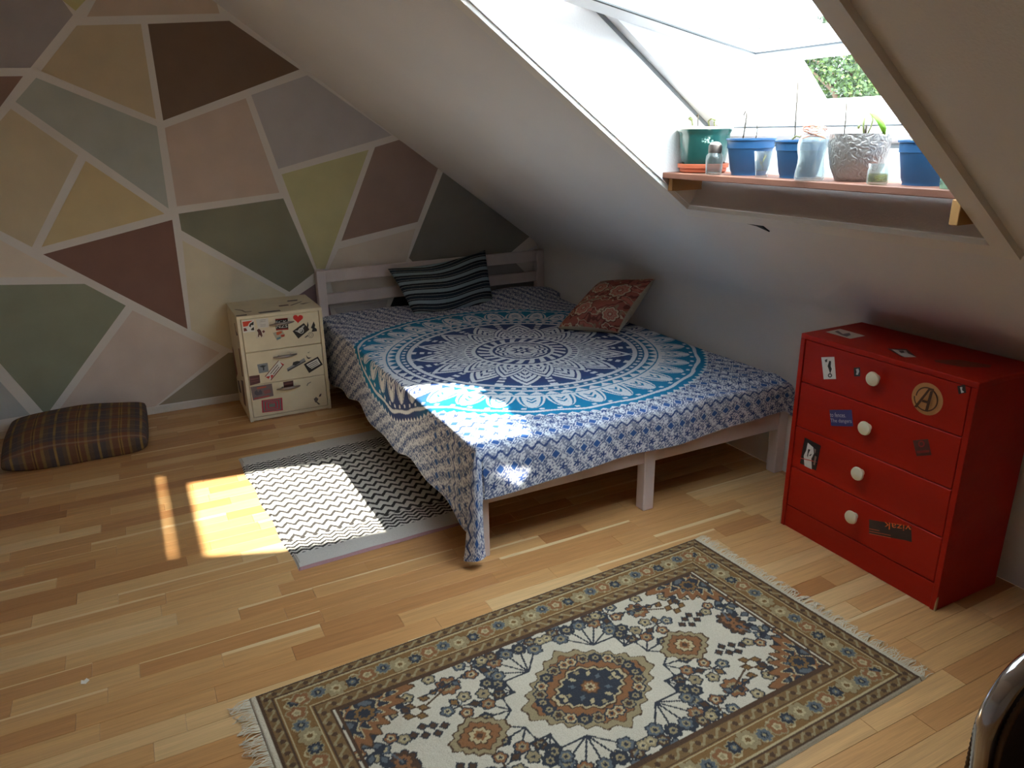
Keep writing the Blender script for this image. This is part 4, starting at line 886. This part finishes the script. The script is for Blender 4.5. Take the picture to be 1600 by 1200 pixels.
def leafm(par, pts, x, m, th=.0008):
    P = [plane(u, v, 0, x) for u, v in pts]; n = len(P); mid = np.mean(P, 0); V = []; 
    V = [p for p in P]+[mid+np.array([-.008, 0, 0])]+[p+np.array([th, 0, 0]) for p in P]+[mid+np.array([-.008+th, 0, 0])]
    Fc = [(i, (i+1) % n, n) for i in range(n)]+[(n+1+(i+1) % n, n+1+i, 2*n+1) for i in range(n)]+[(i, n+1+i, n+1+(i+1) % n, (i+1) % n) for i in range(n)]
    raw('leaf', V, Fc, m, par, smooth=True)
px_ = 1.765
def on_shelf(u, v, x=px_): p = plane(u, v, 0, x); p[2] = SZ; return p
cg = on_shelf(1098, 264); sr = .030
tag(B().lathe(cg, [(0, 0), (.070, 0), (.076, .004), (.077, .015), (.083, .016), (.084, .028), (.080, .029), (.078, .020), (.072, .008), (0, .008)], 40).done('plant_saucer', m_terra, smooth=35), 'terracotta coloured plant saucer under the green glazed pot', 'saucer')
cg2 = cg+np.array([0, 0, .0085]); Hg = .118
g0 = pot(cg2, [(0, 0), (.060, 0), (.064, .004), (.073, .03), (.080, .075), (.081, .105), (.083, .115), (.089, .124), (.090, .130)], m_green, 'dark green glazed pot with a pale rim and withered sprouts', .078, .118, rim=[(.090, .129), (.0905, .135), (.084, .136), (.080, .128), (.079, .10), (.07, .03), (0, .02)])
for pts in ([(1082, 196), (1081, 186), (1078, 183)], [(1108, 197), (1107, 189), (1112, 185), (1118, 188)], [(1117, 199), (1116, 190)]): twig(g0, pts, px_, .0014, m_pale)
leafm(g0, [(1075, 184), (1080, 183), (1083, 187), (1079, 189)], px_-.005, m_pale); leafm(g0, [(1112, 186), (1119, 186), (1117, 190)], px_-.005, m_pale); leafm(g0, [(1090, 178), (1092, 178), (1091, 182), (1089, 182)], px_-.005, m_twig); twig(g0, [(1090, 197), (1091, 180)], px_-.005, .0008)
fl_b = B()
for (u, v) in ((1101, 219), (1107, 216), (1121, 213), (1119, 221)):
    p = plane(u, v, 0, cg2[0]-.0775); d = p-cg2; d[2] = 0; d = d/np.linalg.norm(d)
    for k in range(5):
        a = k*1.256; q0 = cg2+d*.0795; q0[2] = p[2]; tv = np.array([-d[1], d[0], 0]); cpt = q0+tv*.006*math.cos(a)+np.array([0, 0, .006*math.sin(a)])
        fl_b.lathe(cpt, [(0, .0012), (.0045, .0006), (.005, 0)], 8, d)
fl_b.done('relief_flower', mat('celadon', (128, 160, 148), .3), g0, smooth=True)
R1 = .0745; gb = 'blue plastic pots on the window shelf'
c1 = on_shelf(1169, 273); b1 = pot(c1, bluep(R1, .108), m_blue, 'blue plastic pot with two thin twigs beside the green glazed pot', .066, .096, gb)
twig(b1, [(1161, 216), (1163, 205), (1165, 192), (1167, 178), (1165, 174), (1162, 180)], px_); twig(b1, [(1181, 216), (1183, 206), (1183, 196)], px_, .0009)
c2 = on_shelf(1246, 278); b2 = pot(c2, bluep(R1*.965, .104), m_blue, 'blue plastic pot with one tall thin stick behind the wavy glass bottle', .063, .092, gb)
twig(b2, [(1242, 216), (1243, 190), (1245, 160), (1247, 128)], px_, .0011); twig(b2, [(1238, 218), (1244, 212), (1250, 214)], px_-.01, .0012, m_pale)
c3 = on_shelf(1335, 284); g3 = pot(c3, [(0, 0), (.048, 0), (.051, .003), (.066, .035), (.0745, .075), (.0765, .10), (.0755, .121), (.0715, .121), (.071, .10), (.06, .03), (0, .02)], hammered(), 'hammered silver grey pot with a green leaf', .069, .108)
twig(g3, [(1319, 211), (1321, 190), (1323, 160)], px_, .0009); twig(g3, [(1350, 211), (1349, 196), (1351, 184)], px_, .0016, m_pale); twig(g3, [(1352, 211), (1354, 195)], px_, .0016, m_twig); twig(g3, [(1356, 208), (1361, 198), (1364, 187), (1362, 180), (1359, 177)], px_, .0012, m_pale)
leafm(g3, [(1359, 177), (1366, 177), (1372, 181), (1381, 191), (1385, 200), (1383, 211), (1379, 209), (1374, 198), (1370, 188)], px_-.02, m_leaf); leafm(g3, [(1341, 196), (1345, 194), (1343, 201), (1340, 202)], px_-.01, m_pale)
c4_ = on_shelf(1443, 292); b3 = pot(c4_, bluep(R1*.95, .105), m_blue, 'blue plastic pot beside the small clear jam jar', .063, .092, gb)
twig(b3, [(1418, 224), (1424, 220), (1429, 219)], px_-.03, .0012, m_pale)
# glass jars
m_jar = jarmat('jar_glass'); m_lid = mat('dark_lid', (70, 62, 58), .4, metal=.3); m_water = jarmat('murky_water', (214, 212, 180), .1)
def jar(u, v, x, prof, label):
    c = on_shelf(u, v, x); r0 = root('glass_jar', tuple(c), label, 'jar'); B().lathe(c, prof, 28).done('glass', m_jar, r0, smooth=40); return c, r0
xj = 1.690
c, j = jar(1115, 269, xj, [(0, .001), (.022, .001), (.0245, .004), (.0255, .012), (.0268, .045), (.0255, .058), (.0195, .066), (.0192, .078), (.0178, .078), (.018, .065), (.024, .056), (.025, .045), (.0235, .008), (0, .006)], 'clear spice jar with a dark screw lid on the shelf')
B().lathe(c, [(.0198, .066), (.0208, .067), (.0208, .088), (.018, .092), (0, .092), (0, .080), (.0198, .080)], 28).done('lid', m_lid, j, smooth=40); B().lathe(c+np.array([0, 0, .0915]), [(.0175, 0), (.012, .006), (0, .008)], 20).done('lid_cap', m_creamrim, j, smooth=True)
c, j = jar(1190, 273, xj, [(0, .002), (.0165, .002), (.0175, .005), (.0255, .074), (.0240, .074), (.0160, .020), (0, .020)], 'small tapered drinking glass holding a yellowing leaf cutting')
for k in range(5): a = k*1.3; B().prism([c+np.array([.012*math.cos(a+t)*s_, .014*math.sin(a+t)*s_, .022+.007*k+h_]) for t, s_, h_ in ((0, 1, 0), (.7, .5, .010), (1.5, .9, .024), (.6, .2, .012))], (.0008, .0006, 0)).done('cutting', mat('yellow_leaf_%d' % k, [(176, 160, 84), (150, 132, 90), (120, 92, 66)][k % 3], .7), j)
B().tube([c+np.array([0, .004, .020]), c+np.array([.004, -.002, .075])], .0012, 6).done('stem', m_twig, j)
c, j = jar(1264, 279, xj, [(0, .002), (.036, .002), (.039, .006), (.0385, .02), (.034, .045), (.0335, .06), (.037, .078), (.0385, .092), (.036, .106), (.030, .114), (.029, .130), (.0275, .130), (.028, .113), (.035, .103), (.036, .09), (.032, .06), (.036, .02), (.034, .007), (0, .007)], 'wavy clear glass bottle wrapped with copper wire at the neck')
cw = B()
for k in range(5):
    pts = [c+np.array([(.031+.002*math.sin(3*t+k))*math.cos(t), (.031+.002*math.sin(3*t+k))*math.sin(t), .112+.006*k+.004*math.sin(2*t+k*1.3)]) for t in np.linspace(0, 2*math.pi, 24, endpoint=False)]; cw.tube(pts, .0011, 6, closed=True)
for k in range(3): cw.tube([c+np.array([.028*math.cos(t+k), .030*math.sin(t+k), .128+.014*math.sin(t)]) for t in np.linspace(0, math.pi, 10)], .0011, 6)
cw.done('wire', mat('copper_wire', (170, 112, 90), .4, metal=.7), j, smooth=True)
c, j = jar(1370, 287, xj, [(0, .002), (.0225, .002), (.0245, .005), (.0248, .034), (.0235, .038), (.0225, .040), (.0238, .046), (.0238, .050), (.0222, .050), (.0212, .040), (.0228, .033), (.0225, .006), (0, .006)], 'small clear jam jar with a root cutting in water')
B().lathe(c, [(0, .007), (.0215, .007), (.0220, .026), (0, .026)], 24).done('water', m_water, j, smooth=40)
rt = B()
for k in range(4): rt.tube([c+np.array([.008*math.cos(t*1.5+k), -.008+.012*math.sin(t+k), .010+.012*t/3+.003*math.sin(k)]) for t in np.linspace(0, 3, 8)], .0014, 6)
rt.done('root', mat('yellow_root', (206, 186, 110), .7), j, smooth=True)
cm = on_shelf(1489, 296, 1.70)
mc = root('cup', tuple(cm), 'mint green cup with dark leaf marks at the shelf end', 'cup')
B().lathe(cm, [(0, 0), (.026, 0), (.028, .003), (.030, .042), (.0285, .042), (.0265, .005), (0, .005)], 28).done('body', mat('mint_glaze', (150, 196, 166), .4, noise=.05), mc, smooth=40)
lb = B()
for k in range(7):
    a = math.radians(150+k*22); d = np.array([math.cos(a), math.sin(a), 0]); tv = np.array([-d[1], d[0], 0]); o = cm+d*.0302+np.array([0, 0, .012+.012*(k % 2)])
    lb.prism([o+tv*.005, o+np.array([0, 0, .010]), o-tv*.004, o-np.array([0, 0, .004])], d*.0006)
lb.done('leaf_print', mat('dark_leaf_print', (70, 96, 84), .6), mc)

# ------------------------------------------------------------------ scrap of paper on the floor
sp_ = plane(133, 1066, 2, 0)
tag(B().prism([sp_+np.array(p) for p in ((-.010, -.004, .0012), (.002, -.010, .001), (.011, .002, .001), (.004, .012, .003), (-.002, .005, .0015), (-.009, .008, .004))], (0, 0, .0012)).done('paper_scrap', mat('white_paper', (236, 232, 224), .8)), 'tiny white paper scrap lying on the parquet', 'paper')

# ------------------------------------------------------------------ chair with a chrome frame (only its back corner shows)
m_chrome = mat('chrome', (214, 216, 222), .12, metal=1., noise=.02); m_leather = mat('dark_leather', (44, 30, 26), .55, noise=.1, nscale=30, bump=.1); m_cord = mat('ribbed_cord', (98, 74, 50), .7)
CX, CY, CW = 1.02, .36, .46
hc = root('chair', (CX, CY-.2, 0), 'chrome tube chair with dark padded back near the corner of the oriental rug', 'chair')
def rrect(x0, x1, z0, z1, r, y, n=8):
    pts = []
    for cx, cz, a0 in ((x0+r, z1-r, 180), (x1-r, z1-r, 90)):
        for k in range(n+1): a = math.radians(a0-90*k/n); pts.append((cx+r*math.cos(a), y, cz+r*math.sin(a)))
    return pts
xl0, xr0 = .790, 1.25
tp = rrect(xl0, xr0, .46, .838, .075, CY)
B().tube([(xl0+.02, CY-.03, .40), (xl0+.006, CY-.01, .60)]+tp+[(xr0-.006, CY-.01, .60), (xr0-.02, CY-.03, .40)], .0125, 14).done('back_frame', m_chrome, hc, smooth=True)
pad = B(); pp = [(xl0+.012, CY-.004, .50)]+[(p[0]*.965+.0357, CY-.004, p[2]-.013) for p in tp]+[(xr0-.012, CY-.004, .50)]
pad.prism(pp, (0, -.010, 0)); pad.done('backrest', m_leather, hc)
crd = B(); cp = [np.array(p) for p in pp]; path = []
for a, b_ in zip(cp[:-1], cp[1:]):
    n_ = max(1, int(np.linalg.norm(b_-a)/.0035))
    for k in range(n_): path.append(a+(b_-a)*k/n_)
crd.tube([p+np.array([0, -.011, 0]) for p in path], [.0040 if i % 2 else .0030 for i in range(len(path))], 8); crd.done('piping', m_cord, hc, smooth=True)
pad2 = B(); pad2.tube([p+np.array([-.0135 if p[0] < 1 else .0135, .011, .008]) for p in path], [.0040 if i % 2 else .0030 for i in range(len(path))], 8); pad2.done('piping', m_cord, hc, smooth=True)
B().box((xl0+.01, CY-.46, .40), (xr0-.01, CY-.03, .46), .02, seg=3).done('seat', m_leather, hc, smooth=50)
for x0 in (xl0+.02, xr0-.02):
    B().tube([(x0, CY-.03, .41), (x0, CY-.01, 0)], .0125, 12).done('leg', m_chrome, hc, smooth=60); B().tube([(x0, CY-.44, .41), (x0, CY-.45, 0)], .0125, 12).done('leg', m_chrome, hc, smooth=60)

# ------------------------------------------------------------------ outside: neighbouring house and tree
m_render = mat('grey_cladding', (110, 108, 116), .9, noise=.05, nscale=2); m_lead = mat('zinc_flashing', (84, 94, 110), .6); m_roof = mat('pale_metal_roof', (216, 216, 214), .5, noise=.03); m_dw = mat('house_white', (226, 226, 226), .7)
at = lambda u, v, x: plane(u, v, 0, x)
hs = root('neighbour_house', (8.5, 8., -6.), 'pale neighbouring house with metal roof and dormer outside the roof window', 'house')
E0, E1, Rg1, Rg0 = at(1040, 192, 8.), at(1314, 192, 8.), at(1228, 46, 10.5), at(1010, 46, 10.5)
B().prism([E0, E1, Rg1, Rg0], (.02, 0, -.22)).done('roof', m_roof, hs)
for k in range(1, 16):
    t = k/16; a, b_ = E0*(1-t)+E1*t, Rg0*(1-t)+Rg1*t; B().tube([a+np.array([0, 0, .03]), b_+np.array([0, 0, .03])], .018, 6).done('roof_seam', m_roof, hs)
B().prism([E0+np.array([.15, 0, -.2]), E1+np.array([.15, -.1, -.2]), Rg1+np.array([0, -.1, -.25]), Rg0+np.array([0, 0, -.25])], (0, 0, -6.)).done('wall', m_dw, hs)
ck = [(1097, 60), (1129, 81), (1159, 139), (1167, 139), (1163, 180), (1097, 180)]
B().prism([at(u, v, 7.4) for u, v in ck], (.9, .3, 0)).done('dormer_cheek', m_render, hs)
for a, b_ in (((1127, 78), (1158, 136)), ((1157, 137), (1174, 134)), ((1168, 138), (1164, 182))):
    B().tube([at(*a, 7.36), at(*b_, 7.36)], .022, 6).done('flashing', m_lead, hs)
B().prism([at(u, v, 7.3) for u, v in ((1040, 56), (1096, 66), (1096, 180), (1040, 180))], (.5, .2, 0)).done('dormer_front', m_dw, hs)
B().prism([at(u, v, 7.28) for u, v in ((1048, 62), (1078, 67), (1078, 92), (1048, 90))], (.01, 0, 0)).done('dormer_window', m_lead, hs)
B().prism([at(u, v, 7.27) for u, v in ((1050, 64), (1076, 69), (1076, 90), (1050, 88))], (.008, 0, 0)).done('dormer_pane', mat('pale_pane', (120, 128, 136), .3), hs)
tr_c = at(1335, 118, 15.)
tr = root('tree', (tr_c[0], tr_c[1], -6.), 'leafy green tree behind the neighbouring roof', 'tree')
m_bark = mat('bark', (90, 72, 56), .9); tb = B().tube([(tr_c[0], tr_c[1], -6.), (tr_c[0]+.1, tr_c[1], -2), (tr_c[0], tr_c[1]+.1, 1.5), (tr_c[0], tr_c[1], 3.6)], [.28, .22, .16, .05], 10); tb.done('trunk', m_bark, tr, smooth=True)
for k in range(9):
    a = k*2.4; z0 = .3+.3*k; e_ = np.array([tr_c[0]+1.9*math.cos(a), tr_c[1]+1.9*math.sin(a), z0+1.1])
    B().tube([(tr_c[0], tr_c[1], z0), ((tr_c[0]*1.2+e_[0])/2.2, (tr_c[1]*1.2+e_[1])/2.2, z0+.7), e_], [.08, .05, .015], 6).done('branch', m_bark, tr, smooth=True)
def leafmat():
    m, nt, b = newmat('tree_leaf'); a = nt.nodes.new('ShaderNodeAttribute'); a.attribute_name = 'Col'; nt.links.new(a.outputs['Color'], b.inputs['Base Color']); b.inputs['Roughness'].default_value = .6; return m
nl = 22000; r2 = np.random.default_rng(5); blobs = [(r2.normal(0, 1.25, 3)*np.array([1, 1, .75]), r2.uniform(.5, .95)) for _ in range(34)]
V = np.empty((nl*4, 3)); Cl = np.empty((nl*4, 3))
for i in range(nl):
    bc, br = blobs[i % len(blobs)]; d = r2.normal(size=3); d /= np.linalg.norm(d); p = tr_c+bc+d*br*r2.uniform(.55, 1.)+np.array([0, 0, .15])
    a = r2.normal(size=3); a /= np.linalg.norm(a); b_ = np.cross(a, r2.normal(size=3)); b_ /= np.linalg.norm(b_); s_ = r2.uniform(.04, .07)
    V[4*i:4*i+4] = [p-a*s_, p+b_*s_*.55, p+a*s_, p-b_*s_*.55]; Cl[4*i:4*i+4] = lin([(40, 62, 22), (50, 74, 26), (72, 94, 34), (32, 50, 20)][r2.integers(4)])
me = bpy.data.meshes.new('foliage'); me.from_pydata([tuple(v) for v in V], [], [tuple(range(4*i, 4*i+4)) for i in range(nl)])
ca = me.color_attributes.new('Col', 'FLOAT_COLOR', 'POINT'); ca.data.foreach_set('color', np.concatenate([Cl, np.ones((nl*4, 1))], 1).astype(np.float32).ravel())
finish('foliage', me, leafmat(), tr, 'stuff', None, False)
